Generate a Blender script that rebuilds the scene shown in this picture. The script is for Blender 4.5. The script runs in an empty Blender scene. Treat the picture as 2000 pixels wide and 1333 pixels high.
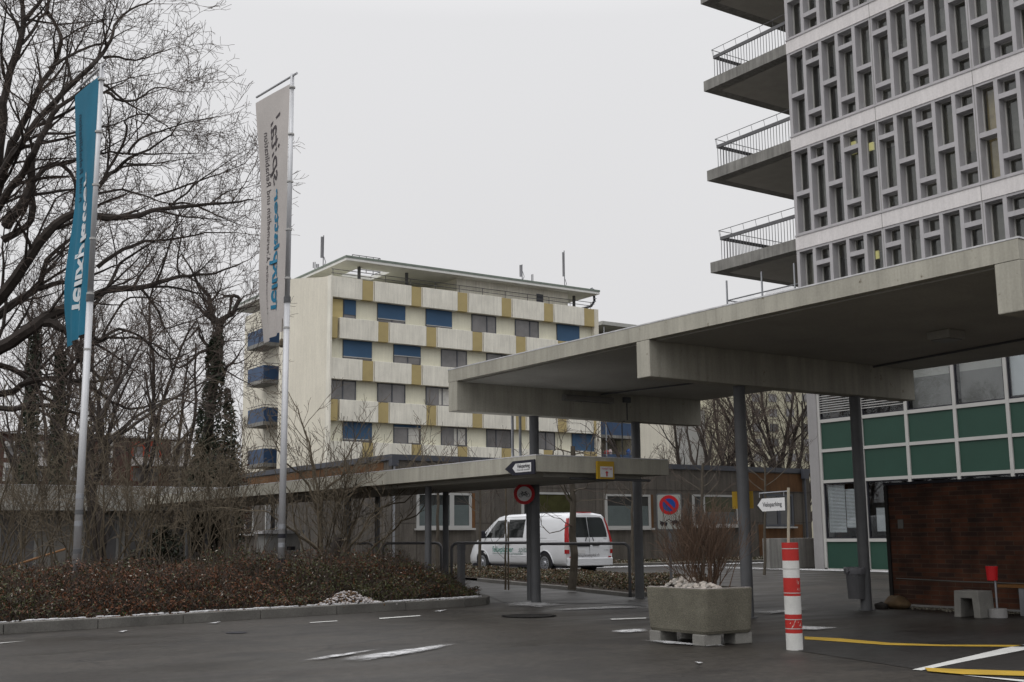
import bpy, bmesh, math, random
import numpy as np
from mathutils import Vector, Matrix
R = math.radians
sc = bpy.context.scene
col = sc.collection

# ------------------------------------------------------------------ camera
FPX, PITCH, ROLL, YAW, EYE = 2288.45, 0.164968, -0.0087381, 0.5965373, 1.15
def cam_axes():
    fw = np.array([math.sin(YAW)*math.cos(PITCH), math.cos(YAW)*math.cos(PITCH), math.sin(PITCH)])
    r0 = np.array([math.cos(YAW), -math.sin(YAW), 0.0]); u0 = np.cross(r0, fw)
    r = math.cos(ROLL)*r0 + math.sin(ROLL)*u0; u = -math.sin(ROLL)*r0 + math.cos(ROLL)*u0
    return np.array([r, u, fw])
CA = cam_axes()
cam = bpy.data.cameras.new('camera'); cam.sensor_width = 36.0; cam.lens = 36.0*FPX/2000.0
cam.clip_start = 0.1; cam.clip_end = 3000
co = bpy.data.objects.new('camera', cam); col.objects.link(co)
co.matrix_world = Matrix(((CA[0][0], CA[1][0], -CA[2][0], 0), (CA[0][1], CA[1][1], -CA[2][1], 0),
                          (CA[0][2], CA[1][2], -CA[2][2], EYE), (0, 0, 0, 1)))
sc.camera = co
# ------------------------------------------------------------------ world, sun, exposure
SUN_EL, SUN_ROT = R(47), R(266)
w = bpy.data.worlds.new("World"); sc.world = w; w.use_nodes = True
nt = w.node_tree; nt.nodes.clear(); N = nt.nodes.new; LK = nt.links.new
sky = N('ShaderNodeTexSky'); sky.sky_type = 'NISHITA'; sky.sun_disc = False
sky.sun_elevation = SUN_EL; sky.sun_rotation = SUN_ROT; sky.air_density = 2; sky.dust_density = 6; sky.ozone_density = 1
hs = N('ShaderNodeHueSaturation'); hs.inputs['Saturation'].default_value = 0.15
tc = N('ShaderNodeTexCoord'); sp = N('ShaderNodeSeparateXYZ'); rp = N('ShaderNodeValToRGB')
e = rp.color_ramp.elements
e[0].position = 0.0; e[0].color = (7.3, 7.25, 7.35, 1)
e[1].position = 1.0; e[1].color = (20, 20, 20.4, 1)
m1 = e.new(0.42); m1.color = (7.85, 7.85, 8.0, 1)
m2 = e.new(0.66); m2.color = (15.5, 15.5, 15.8, 1)
cl = N('ShaderNodeTexNoise'); cl.inputs['Scale'].default_value = 1.6; cl.inputs['Detail'].default_value = 3
cm = N('ShaderNodeMath'); cm.operation = 'MULTIPLY_ADD'; cm.inputs[1].default_value = 0.10; cm.inputs[2].default_value = 0.95
mv = N('ShaderNodeVectorMath'); mv.operation = 'SCALE'
mx = N('ShaderNodeMix'); mx.data_type = 'RGBA'; mx.inputs[0].default_value = 0.05
bg = N('ShaderNodeBackground'); bg.inputs['Strength'].default_value = 0.1
wo = N('ShaderNodeOutputWorld')
LK(sky.outputs[0], hs.inputs['Color']); LK(tc.outputs['Generated'], sp.inputs[0]); LK(sp.outputs['Z'], rp.inputs[0])
LK(tc.outputs['Generated'], cl.inputs['Vector']); LK(cl.outputs['Fac'], cm.inputs[0])
LK(rp.outputs[0], mv.inputs[0]); LK(cm.outputs[0], mv.inputs['Scale'])
LK(mv.outputs[0], mx.inputs[6]); LK(hs.outputs[0], mx.inputs[7]); LK(mx.outputs[2], bg.inputs['Color']); LK(bg.outputs[0], wo.inputs[0])
sl = bpy.data.lights.new('sun', 'SUN'); sl.energy = 0.7; sl.angle = R(60); sl.color = (1, .97, .93)
so = bpy.data.objects.new('sun', sl); col.objects.link(so)
# light travels from the upper left behind the camera towards the buildings
so.rotation_euler = Vector((0.85, 0.06, -0.90)).to_track_quat('-Z', 'Y').to_euler()
sc.view_settings.view_transform = 'Standard'; sc.view_settings.look = 'None'
sc.view_settings.exposure = 0.0; sc.view_settings.gamma = 1.0; sc.view_settings.use_curve_mapping = False
sc.cycles.max_bounces = 6; sc.cycles.transparent_max_bounces = 12
sc.cycles.use_denoising = True

# ------------------------------------------------------------------ survey helpers (pixel of the 2000 px photo -> place in the world)
OC = np.array([0, 0, EYE])
def ray(x, y): return CA.T @ np.array([x-1000, 666.5-y, FPX])
def atZ(x, y, z=0.0): d = ray(x, y); return OC + d*((z-EYE)/d[2])
def atX(x, y, X): d = ray(x, y); return OC + d*(X/d[0])
def atY(x, y, Y): d = ray(x, y); return OC + d*(Y/d[1])
def atD(x, y, D): d = ray(x, y); return OC + d*(D/math.hypot(d[0], d[1]))
def proj(p):
    c = CA @ (np.array(p, float)-OC); return 1000+FPX*c[0]/c[2], 666.5-FPX*c[1]/c[2], c[2]

# ------------------------------------------------------------------ materials
def M(name, c, rough=.8, var=.12, scale=2.0, streak=0.0, grain=.06, metal=0.0, spec=.3, bump=0.0, spots=0.0, spotcol=None, spotscale=6, coat=0, drive=0.0, agg=0.0):
    m = bpy.data.materials.new(name); m.use_nodes = True; t = m.node_tree; b = t.nodes['Principled BSDF']
    b.inputs['Roughness'].default_value = rough; b.inputs['Metallic'].default_value = metal
    b.inputs['Specular IOR Level'].default_value = spec
    if coat: b.inputs['Coat Weight'].default_value = coat
    n, l = t.nodes.new, t.links.new
    tcn = n('ShaderNodeTexCoord')
    def noise(sc_, det=4, vec=None, rough_=.6):
        q = n('ShaderNodeTexNoise'); q.inputs['Scale'].default_value = sc_; q.inputs['Detail'].default_value = det
        q.inputs['Roughness'].default_value = rough_
        l(vec if vec else tcn.outputs['Object'], q.inputs['Vector']); return q.outputs['Fac']
    def mul(a, fac, lo, hi):
        mr = n('ShaderNodeMapRange'); mr.inputs[1].default_value = .3; mr.inputs[2].default_value = .7
        mr.inputs[3].default_value = lo; mr.inputs[4].default_value = hi; l(fac, mr.inputs[0])
        v = n('ShaderNodeVectorMath'); v.operation = 'SCALE'; l(a, v.inputs[0]); l(mr.outputs[0], v.inputs['Scale']); return v.outputs[0]
    rgb = n('ShaderNodeRGB'); rgb.outputs[0].default_value = (*c, 1); cur = rgb.outputs[0]
    if var: cur = mul(cur, noise(scale), 1-var, 1+var)
    if grain: cur = mul(cur, noise(scale*30, 2), 1-grain, 1+grain)
    if streak:
        mp = n('ShaderNodeMapping'); mp.inputs['Scale'].default_value = (5, 5, .35); l(tcn.outputs['Object'], mp.inputs[0])
        cur = mul(cur, noise(1.3, 5, mp.outputs[0], .7), 1-streak, 1+streak*.35)
    if drive:   # tyre-polished and damp bands along the direction of travel
        mp = n('ShaderNodeMapping'); mp.inputs['Rotation'].default_value = (0, 0, R(8)); mp.inputs['Scale'].default_value = (.22, .8, 1); l(tcn.outputs['Object'], mp.inputs[0])
        fd = noise(1.0, 5, mp.outputs[0], .65); cur = mul(cur, fd, 1-drive, 1+drive)
        mr = n('ShaderNodeMapRange'); mr.inputs[1].default_value = .35; mr.inputs[2].default_value = .65; mr.inputs[3].default_value = rough-.20; mr.inputs[4].default_value = rough+.10; l(fd, mr.inputs[0]); l(mr.outputs[0], b.inputs['Roughness'])
    if agg:
        cur = mul(cur, noise(70, 2), 1-agg, 1+agg); cur = mul(cur, noise(240, 1), 1-agg, 1+agg)
        vo = n('ShaderNodeTexVoronoi'); vo.feature = 'DISTANCE_TO_EDGE'; vo.inputs['Scale'].default_value = .21
        ds = n('ShaderNodeTexNoise'); ds.inputs['Scale'].default_value = 1.1; ds.inputs['Detail'].default_value = 6; l(tcn.outputs['Object'], ds.inputs['Vector'])
        va = n('ShaderNodeVectorMath'); va.operation = 'MULTIPLY_ADD'; va.inputs[1].default_value = (1.1, 1.1, 0); l(ds.outputs['Color'], va.inputs[0]); l(tcn.outputs['Object'], va.inputs[2]); l(va.outputs[0], vo.inputs['Vector'])
        cr = n('ShaderNodeMapRange'); cr.inputs[1].default_value = .001; cr.inputs[2].default_value = .004; cr.inputs[3].default_value = .45; cr.inputs[4].default_value = 1; l(vo.outputs['Distance'], cr.inputs[0])
        vs_ = n('ShaderNodeVectorMath'); vs_.operation = 'SCALE'; l(cur, vs_.inputs[0]); l(cr.outputs[0], vs_.inputs['Scale']); cur = vs_.outputs[0]
    if spots:
        f = noise(spotscale, 6, None, .75); rr = n('ShaderNodeMapRange'); rr.inputs[1].default_value = 1-spots-.04; rr.inputs[2].default_value = 1-spots+.04
        l(f, rr.inputs[0]); mm = n('ShaderNodeMix'); mm.data_type = 'RGBA'; l(rr.outputs[0], mm.inputs[0]); l(cur, mm.inputs[6])
        mm.inputs[7].default_value = (*(spotcol or (.02, .02, .02)), 1); cur = mm.outputs[2]
    l(cur, b.inputs['Base Color'])
    if bump:
        bp = n('ShaderNodeBump'); bp.inputs['Strength'].default_value = bump; bp.inputs['Distance'].default_value = .02
        l(noise(scale*25, 3), bp.inputs['Height']); l(bp.outputs[0], b.inputs['Normal'])
    return m
def MG(name, tint=(.25, .27, .28), refl=1.0, clear=.6, rough=.02):
    """window glass: part see-through, part mirror by angle"""
    m = bpy.data.materials.new(name); m.use_nodes = True; t = m.node_tree; t.nodes.clear(); n, l = t.nodes.new, t.links.new
    tr = n('ShaderNodeBsdfTransparent'); tr.inputs[0].default_value = (*tint, 1)
    gl = n('ShaderNodeBsdfGlossy'); gl.inputs['Roughness'].default_value = rough; gl.inputs['Color'].default_value = (.9, .92, .93, 1)
    lw = n('ShaderNodeLayerWeight'); lw.inputs[0].default_value = .5; pw = n('ShaderNodeMath'); pw.operation = 'POWER'; pw.inputs[1].default_value = 4.5; l(lw.outputs['Facing'], pw.inputs[0]); fr = n('ShaderNodeMath'); fr.operation = 'MULTIPLY_ADD'; fr.inputs[1].default_value = .95; fr.inputs[2].default_value = .05; l(pw.outputs[0], fr.inputs[0])
    ml = n('ShaderNodeMath'); ml.operation = 'MULTIPLY'; ml.inputs[1].default_value = refl; ml.use_clamp = True
    mi = n('ShaderNodeMixShader'); o = n('ShaderNodeOutputMaterial')
    l(fr.outputs[0], ml.inputs[0]); l(ml.outputs[0], mi.inputs[0]); l(tr.outputs[0], mi.inputs[1]); l(gl.outputs[0], mi.inputs[2]); l(mi.outputs[0], o.inputs[0])
    return m
def ME(name, c, s):
    m = bpy.data.materials.new(name); m.use_nodes = True; t = m.node_tree; b = t.nodes['Principled BSDF']
    b.inputs['Base Color'].default_value = (*c, 1); b.inputs['Emission Color'].default_value = (*c, 1); b.inputs['Emission Strength'].default_value = s
    return m

# ------------------------------------------------------------------ mesh building
WO = {}
class MB:
    def __init__(s): s.v = []; s.f = []; s.m = []
    def add(s, vs, fs, m=0):
        k = len(s.v); s.v.extend([tuple(map(float, p)) for p in vs])
        for f in fs: s.f.append([i+k for i in f]); s.m.append(m)
    def box(s, x0, x1, y0, y1, z0, z1, m=0):
        s.add([(x0,y0,z0),(x1,y0,z0),(x1,y1,z0),(x0,y1,z0),(x0,y0,z1),(x1,y0,z1),(x1,y1,z1),(x0,y1,z1)],
              [(0,3,2,1),(4,5,6,7),(0,1,5,4),(1,2,6,5),(2,3,7,6),(3,0,4,7)], m); return s
    def obox(s, c, ax, size, m=0):
        ax = [np.array(a, float) for a in ax]; c = np.array(c, float); p = []
        for k in (-.5, .5):
            for i, j in ((-.5,-.5),(.5,-.5),(.5,.5),(-.5,.5)):
                p.append(c+ax[0]*size[0]*i+ax[1]*size[1]*j+ax[2]*size[2]*k)
        s.add(p, [(0,3,2,1),(4,5,6,7),(0,1,5,4),(1,2,6,5),(2,3,7,6),(3,0,4,7)], m); return s
    def quad(s, a, b, c, d, m=0): s.add([a,b,c,d], [(0,1,2,3)], m); return s
    def poly(s, pts, m=0): s.add(pts, [tuple(range(len(pts)))], m); return s
    def prism(s, pts, n, m=0):
        """closed polygon pushed along vector n"""
        k = len(pts); n = np.array(n, float); a = [np.array(p, float) for p in pts]; b = [p+n for p in a]
        s.add(a+b, [tuple(range(k))[::-1], tuple(range(k, 2*k))]+[(i, (i+1) % k, (i+1) % k+k, i+k) for i in range(k)], m); return s
    def tube(s, pts, rad, n=6, m=0, cap=True):
        pts = [np.array(p, float) for p in pts]; k = len(pts)
        if not hasattr(rad, '__len__'): rad = [rad]*k
        vs = []; ref = None
        for i in range(k):
            d = pts[min(i+1, k-1)]-pts[max(i-1, 0)]; L = np.sqrt(d@d); d = d/(L if L > 1e-9 else 1)
            if ref is None:
                ref = np.array([0,0,1.]) if abs(d[2]) < .9 else np.array([1.,0,0])
            a = ref-d*(ref@d); a /= max(np.sqrt(a@a), 1e-9); ref = a
            b = np.array([d[1]*a[2]-d[2]*a[1], d[2]*a[0]-d[0]*a[2], d[0]*a[1]-d[1]*a[0]])
            for j in range(n):
                t = 2*math.pi*j/n; vs.append(pts[i]+(a*math.cos(t)+b*math.sin(t))*rad[i])
        fs = []
        for i in range(k-1):
            for j in range(n):
                q = (j+1) % n; fs.append((i*n+j, i*n+q, (i+1)*n+q, (i+1)*n+j))
        if cap: fs.append(tuple(range(n))[::-1]); fs.append(tuple(range((k-1)*n, k*n)))
        s.add(vs, fs, m); return s
    def cyl(s, x, y, z0, z1, r, n=16, m=0, r1=None):
        return s.tube([(x,y,z0),(x,y,z1)], [r, r if r1 is None else r1], n, m)
    def disc(s, c, u, v, r, n=28, m=0, r_in=0):
        c, u, v = (np.array(q, float) for q in (c, u, v))
        ring = lambda q: [c+(u*math.cos(2*math.pi*i/n)+v*math.sin(2*math.pi*i/n))*q for i in range(n)]
        if r_in: s.add(ring(r)+ring(r_in), [(i, (i+1) % n, n+(i+1) % n, n+i) for i in range(n)], m)
        else: s.add(ring(r), [tuple(range(n))], m)
        return s
    def text(s, body, size, fn, m=0, bold=0.0, shear=0.0, space=1.0, align='LEFT'):
        cu = bpy.data.curves.new('t', 'FONT'); cu.body = body; cu.size = size; cu.offset = bold; cu.shear = shear
        cu.space_character = space; cu.align_x = align; cu.resolution_u = 3
        ob = bpy.data.objects.new('t', cu); col.objects.link(ob); dg = bpy.context.evaluated_depsgraph_get(); dg.update()
        me = ob.evaluated_get(dg).to_mesh()
        s.add([fn(v.co.x, v.co.y) for v in me.vertices], [tuple(p.vertices) for p in me.polygons], m)
        wd = max([v.co.x for v in me.vertices]+[0]); ob.evaluated_get(dg).to_mesh_clear(); bpy.data.objects.remove(ob); bpy.data.curves.remove(cu); return wd
    def build(s, name, mats, parent=None, at=None, smooth=False, bevel=0.0):
        me = bpy.data.meshes.new(name); off = np.array(at if at is not None else (WO[parent.name] if parent else (0,0,0)), float)
        V = np.array(s.v)-off if s.v else np.zeros((0, 3))
        me.from_pydata(V.tolist(), [], s.f)
        if not isinstance(mats, (list, tuple)): mats = [mats]
        for q in mats: me.materials.append(q)
        if len(mats) > 1: me.polygons.foreach_set('material_index', s.m)
        if smooth: me.polygons.foreach_set('use_smooth', [True]*len(s.f))
        me.update(); o = bpy.data.objects.new(name, me); col.objects.link(o)
        if parent: o.parent = parent; o.location = tuple(off-WO[parent.name])
        else: o.location = tuple(off)
        WO[o.name] = off
        if bevel:
            b = o.modifiers.new('b', 'BEVEL'); b.width = bevel; b.segments = 2; b.limit_method = 'ANGLE'; b.angle_limit = R(40)
        return o
def empty(name, loc):
    o = bpy.data.objects.new(name, None); col.objects.link(o); o.location = tuple(map(float, loc)); o.empty_display_size = .2
    WO[o.name] = np.array(loc, float); return o
def tag(o, label=None, cat=None, group=None, kind=None):
    if label: o['label'] = label
    if cat: o['category'] = cat
    if group: o['group'] = group
    if kind: o['kind'] = kind
    return o
def copy_tree(o, parent=None):
    c = o.copy(); col.objects.link(c)
    if parent is not None: c.parent = parent
    for ch in list(o.children): copy_tree(ch, c)
    return c
rng = random.Random(11)

# ------------------------------------------------------------------ palette
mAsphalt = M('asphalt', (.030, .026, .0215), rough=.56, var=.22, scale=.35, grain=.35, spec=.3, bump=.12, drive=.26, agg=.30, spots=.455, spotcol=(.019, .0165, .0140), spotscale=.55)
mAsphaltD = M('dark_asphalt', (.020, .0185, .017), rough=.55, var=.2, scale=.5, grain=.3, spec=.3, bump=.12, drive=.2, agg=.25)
mSoil = M('soil', (.03, .021, .015), rough=.95, var=.3, scale=3, grain=.3, spots=.36, spotcol=(.09, .05, .03), spotscale=30)
mKerb = M('kerb_stone', (.12, .115, .105), rough=.85, var=.25, scale=2, grain=.2, bump=.2)
mGravel = M('gravel', (.20, .185, .15), rough=.9, var=.3, scale=4, grain=.5, spots=.42, spotcol=(.05, .05, .03), spotscale=14)
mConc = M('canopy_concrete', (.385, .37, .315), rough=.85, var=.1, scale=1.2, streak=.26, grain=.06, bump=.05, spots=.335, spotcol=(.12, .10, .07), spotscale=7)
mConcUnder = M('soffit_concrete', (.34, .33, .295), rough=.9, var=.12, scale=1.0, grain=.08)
mConcDark = M('weathered_concrete', (.225, .22, .205), rough=.9, var=.2, scale=1.3, streak=.4, grain=.08)
mTowerGrey = M('grey_precast', (.40, .39, .40), rough=.8, var=.07, scale=1.5, streak=.08)
mTowerWhite = M('pale_band', (.64, .615, .61), rough=.8, var=.05, scale=.6, streak=.1)
mSteelD = M('dark_grey_steel', (.085, .087, .092), rough=.5, var=.15, scale=3, spec=.4)
mSteel = M('galvanised_steel', (.30, .31, .33), rough=.4, metal=.6, var=.1)
mAlu = M('aluminium', (.47, .475, .49), rough=.45, metal=.45, var=.06)
mRail = M('grey_paint_rail', (.11, .11, .115), rough=.5, var=.1)
mFrameW = M('white_frame', (.40, .40, .39), rough=.5, var=.04)
mFrameL = M('light_frame', (.42, .415, .40), rough=.5, var=.04)
mGreen = M('green_panel', (.016, .050, .035), rough=.5, var=.08, scale=1.2, spec=.35)
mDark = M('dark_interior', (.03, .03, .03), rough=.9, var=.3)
mCurtain = M('pale_curtain', (.5, .49, .46), rough=.9, var=.15, scale=5)
mBlind = M('grey_blind', (.48, .51, .53), rough=.7, var=.05)
mGlassT = MG('tower_glass', (.84, .84, .81), 1.4)
mGlassC = M('far_window_glass', (.155, .15, .15), rough=.12, var=.35, scale=.6, spec=.6, grain=0)  # grey base colour stands in for the sky mirrored in the panes
mGlassD = M('dark_window_glass', (.035, .036, .036), rough=.06, var=.3, scale=.8, spec=.6, grain=0)
mCream = M('cream_render', (.66, .64, .52), rough=.9, var=.06, scale=.5, streak=.10)
mCreamSide = M('pale_render', (.66, .625, .53), rough=.9, var=.05, scale=.4, streak=.1)
mBoxC = M('washed_concrete', (.74, .715, .63), rough=.9, var=.09, scale=.8, streak=.20, spots=.26, spotcol=(.36,.34,.28), spotscale=2.5)
mYellow = M('mustard_panel', (.40, .32, .15), rough=.7, var=.08, scale=1)
mBlue = M('blue_blind', (.036, .085, .16), rough=.6, var=.06, scale=1, spec=.3)
mBlueP = M('blue_balcony_panel', (.032, .064, .130), rough=.5, var=.14, scale=1)
mRoofEdge = M('green_copper_edge', (.17, .2, .17), rough=.6, var=.2)
mWood = M('weathered_boards', (.114, .102, .089), rough=.85, var=.22, scale=.8, streak=.4, grain=.12)
mWoodO = M('orange_boards', (.13, .065, .028), rough=.85, var=.25, scale=.8, streak=.35)
mCapM = M('slate_metal_cap', (.07, .075, .09), rough=.5, var=.1)
mBark = M('dark_bark', (.040, .033, .029), rough=.95, var=.35, scale=3, grain=.3, spots=.3, spotcol=(.05, .055, .025), spotscale=5)
mTwig2 = M('olive_twigs', (.105, .085, .060), rough=.95, var=.25, scale=3)
mTwig = M('brown_twigs', (.072, .055, .045), rough=.95, var=.2, scale=3)
mBark2 = M('olive_brown_bark', (.105, .085, .060), rough=.95, var=.3, scale=4, grain=.2)
mBark3 = M('pale_bark', (.075, .064, .05), rough=.95, var=.25, scale=6)
mIvy = M('ivy_leaf', (.022, .03, .016), rough=.6, var=.3, scale=5, spec=.3)
mRedTwig = M('red_twigs', (.088, .056, .038), rough=.9, var=.2, scale=6)
L1 = M('leaf_rust', (.100, .036, .014), rough=.6, var=.3, scale=4, spec=.3)
L2 = M('leaf_olive', (.047, .052, .015), rough=.55, var=.3, scale=4, spec=.35)
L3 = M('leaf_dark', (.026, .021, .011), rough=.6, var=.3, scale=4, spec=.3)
L4 = M('leaf_frost', (.33, .30, .26), rough=.8, var=.2, scale=4)
L5 = M('leaf_tan', (.105, .064, .033), rough=.7, var=.3, scale=4)
mWhite = M('white_paint', (.52, .52, .50), rough=.6, var=.12, scale=3, spots=.3, spotcol=(.25, .24, .22), spotscale=7)
mYel = M('yellow_paint', (.38, .245, .03), rough=.6, var=.2, scale=3, spots=.33, spotcol=(.06, .05, .03), spotscale=12)
mRed = M('red_paint', (.37, .022, .018), rough=.5, var=.08, scale=3, spots=.27, spotcol=(.6, .5, .45), spotscale=16)
mSignRed = M('sign_red', (.42, .012, .018), rough=.45, var=.03)
mSignWhite = M('sign_white', (.60, .60, .60), rough=.5, var=.04)
mSignGrey = M('sign_grey', (.30, .31, .29), rough=.5, var=.04)
mSignBlue = M('sign_blue', (.012, .055, .25), rough=.45, var=.03)
mBlack = M('sign_black', (.014, .014, .02), rough=.6, var=.1)
mSignY = M('sign_yellow', (.40, .25, .018), rough=.5, var=.06)
mVan = M('van_white', (.66, .67, .69), rough=.25, var=.03, scale=1, spec=.5, coat=.5, grain=0)
mTyre = M('tyre_rubber', (.018, .018, .018), rough=.85, var=.15)
mVanGlass = M('tinted_glass', (.012, .014, .014), rough=.05, var=.2, spec=.6, grain=0)
mLampR = M('red_lens', (.33, .012, .014), rough=.15, var=.1, spec=.6, coat=.5)
mLampC = M('clear_lens', (.55, .53, .52), rough=.15, var=.1, spec=.6)
mTeal = M('teal_cloth', (.012, .13, .21), rough=.85, var=.1, scale=1.5)
mCloth = M('pale_grey_cloth', (.47, .44, .42), rough=.9, var=.06, scale=1.5)
mTextTeal = M('teal_print', (.02, .17, .29), rough=.8, var=.05)
mTextDark = M('dark_print', (.07, .06, .065), rough=.8, var=.05)
mTextWhite = M('white_print', (.55, .58, .60), rough=.8, var=.05)
mTextTealDk = M('dark_teal_print', (.006, .05, .09), rough=.8, var=.05)
mTextGreen = M('green_print', (.02, .22, .16), rough=.6, var=.05)
mPlanter = M('exposed_aggregate', (.125, .117, .092), rough=.95, var=.2, scale=3, grain=.3, spots=.36, spotcol=(.27, .25, .16), spotscale=55, bump=.4)
mBlock = M('concrete_block', (.19, .185, .17), rough=.9, var=.15, scale=5, grain=.2, bump=.2)
mStone = M('pale_stones', (.36, .325, .29), rough=.85, var=.25, scale=20)
mSnowP = M('packed_snow', (.52, .52, .53), rough=.6, var=.2, scale=6)
def brick_mat():
    m = bpy.data.materials.new('dark_brick'); m.use_nodes = True; t = m.node_tree; b = t.nodes['Principled BSDF']; n, l = t.nodes.new, t.links.new
    tcn = n('ShaderNodeTexCoord'); mp = n('ShaderNodeMapping'); mp.inputs['Rotation'].default_value = (0, 0, 0)
    sx = n('ShaderNodeSeparateXYZ'); cx = n('ShaderNodeCombineXYZ'); l(tcn.outputs['Object'], sx.inputs[0]); ad = n('ShaderNodeMath'); l(sx.outputs['Y'], ad.inputs[0]); l(sx.outputs['X'], ad.inputs[1])
    l(ad.outputs[0], cx.inputs[0]); l(sx.outputs['Z'], cx.inputs[1])
    bt = n('ShaderNodeTexBrick'); l(cx.outputs[0], bt.inputs['Vector'])
    bt.inputs['Color1'].default_value = (.078, .027, .013, 1); bt.inputs['Color2'].default_value = (.028, .015, .012, 1); bt.inputs['Mortar'].default_value = (.066, .042, .028, 1)
    bt.inputs['Scale'].default_value = 1; bt.inputs['Mortar Size'].default_value = .006; bt.inputs['Brick Width'].default_value = .29; bt.inputs['Row Height'].default_value = .068; bt.inputs['Bias'].default_value = -.1
    nz = n('ShaderNodeTexNoise'); nz.inputs['Scale'].default_value = 3.2; l(tcn.outputs['Object'], nz.inputs['Vector'])
    mr = n('ShaderNodeMapRange'); mr.inputs[1].default_value = .3; mr.inputs[2].default_value = .7; mr.inputs[3].default_value = .6; mr.inputs[4].default_value = 1.45; l(nz.outputs['Fac'], mr.inputs[0])
    v = n('ShaderNodeVectorMath'); v.operation = 'SCALE'; l(bt.outputs['Color'], v.inputs[0]); l(mr.outputs[0], v.inputs['Scale']); l(v.outputs[0], b.inputs['Base Color'])
    b.inputs['Roughness'].default_value = .8; b.inputs['Specular IOR Level'].default_value = .3
    bp = n('ShaderNodeBump'); bp.inputs['Strength'].default_value = .4; bp.inputs['Distance'].default_value = .008; bp.invert = True; l(bt.outputs['Fac'], bp.inputs['Height']); l(bp.outputs[0], b.inputs['Normal'])
    return m
mBrick = brick_mat()
def snow_mat(name, thr, soft):
    m = bpy.data.materials.new(name); m.use_nodes = True; t = m.node_tree; t.nodes.clear(); n, l = t.nodes.new, t.links.new
    tcn = n('ShaderNodeTexCoord'); nz = n('ShaderNodeTexNoise'); nz.inputs['Scale'].default_value = 9; nz.inputs['Detail'].default_value = 8; nz.inputs['Roughness'].default_value = .7
    l(tcn.outputs['Object'], nz.inputs['Vector']); mr = n('ShaderNodeMapRange'); mr.inputs[1].default_value = thr-soft; mr.inputs[2].default_value = thr+soft; l(nz.outputs['Fac'], mr.inputs[0])
    at = n('ShaderNodeAttribute'); at.attribute_name = 'edge'; ml = n('ShaderNodeMath'); ml.operation = 'MULTIPLY'; ml.use_clamp = True
    l(mr.outputs[0], ml.inputs[0]); l(at.outputs['Fac'], ml.inputs[1])
    tr = n('ShaderNodeBsdfTransparent'); df = n('ShaderNodeBsdfDiffuse'); df.inputs[0].default_value = (.50, .50, .505, 1); mi = n('ShaderNodeMixShader'); o = n('ShaderNodeOutputMaterial')
    l(ml.outputs[0], mi.inputs[0]); l(tr.outputs[0], mi.inputs[1]); l(df.outputs[0], mi.inputs[2]); l(mi.outputs[0], o.inputs[0]); return m
mSnow = snow_mat('thin_snow', .44, .12)

# ------------------------------------------------------------------ ground
tag(MB().quad((-700,-700,0),(900,-700,0),(900,900,0),(-700,900,0)).build('road', mAsphalt), kind='structure')
def z0(pl, z): return [(p[0], p[1], z) for p in pl]
# darker asphalt by the canopy columns
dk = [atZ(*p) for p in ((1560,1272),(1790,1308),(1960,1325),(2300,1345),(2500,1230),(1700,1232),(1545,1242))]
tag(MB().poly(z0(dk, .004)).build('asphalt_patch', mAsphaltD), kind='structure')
pth = [atZ(*p) for p in ((985,1178),(1180,1180),(1262,1185),(1240,1166),(1137,1156),(1043,1146),(948,1140),(930,1132),(880,1118),(840,1118))]
tag(MB().poly(z0(pth, .006)).build('footpath', mAsphaltD), kind='structure')

# left planting bed with its granite kerb
kerb_line = [(-3.0, 15.55), (3.14, 16.12), (6.72, 16.6), (9.3, 16.92), (10.5, 17.1), (11.0, 17.25), (11.25, 17.55), (11.4, 18.2), (12.0, 19.4), (12.6, 21.0), (13.6, 24.0)]
bed = kerb_line+[(14.0, 33.2), (-12, 33.2), (-12, 15.0)]
tag(MB().poly(z0(bed, .10)).build('planting_bed', mSoil), kind='structure')
def strip(line, w0, z, h, mb, side=1, gap=1.1):
    out = []
    for i, p in enumerate(line):
        a = np.array(line[max(i-1, 0)]); b = np.array(line[min(i+1, len(line)-1)]); d = b-a; d /= np.hypot(*d); n = np.array([d[1], -d[0]])*side
        out.append((np.array(p), np.array(p)+n*w0))
    for (a, b), (c, d) in zip(out[:-1], out[1:]):
        L = np.hypot(*(c-a)); k = max(1, int(L/gap))
        for i in range(k):
            t0, t1 = i/k+.004/L, (i+1)/k-.004/L; q = [a+(c-a)*t0, a+(c-a)*t1, b+(d-b)*t1, b+(d-b)*t0]; jz = rng.uniform(-.006, .006)
            mb.prism([(x, y, z) for x, y in q], (0, 0, h+jz))
kb = MB(); strip(kerb_line, .13, -.02, .15, kb); tag(kb.build('kerb', mKerb, bevel=.008), kind='structure')
# island bed beside the parked van
isl = [atZ(*p)[:2] for p in ((940,1136),(1043,1145.5),(1137,1155.5),(1236,1166.5))]+[(15.6, 17.4), (18.5, 19.5), (19.6, 22.5), (20.0, 33.0), (17.8, 33.0)]
tag(MB().poly(z0(isl, .07)).build('planting_bed', mSoil), kind='structure')
kb = MB(); strip([tuple(p) for p in isl[:5]]+[tuple(p) for p in isl[5:8]], .12, -.02, .10, kb); tag(kb.build('kerb', mKerb, bevel=.008), kind='structure')
# gravel strip and kerb along the timber pavilion
tag(MB().quad((18.5, 34.7, .09), (45, 34.7, .09), (45, 36.9, .09), (18.5, 36.9, .09)).build('gravel_strip', mGravel), kind='structure')
kb = MB(); strip([(18.5, 34.7), (45, 34.7)], .14, -.02, .12, kb, 1, 1.2); tag(kb.build('kerb', mKerb, bevel=.008), kind='structure')

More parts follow.
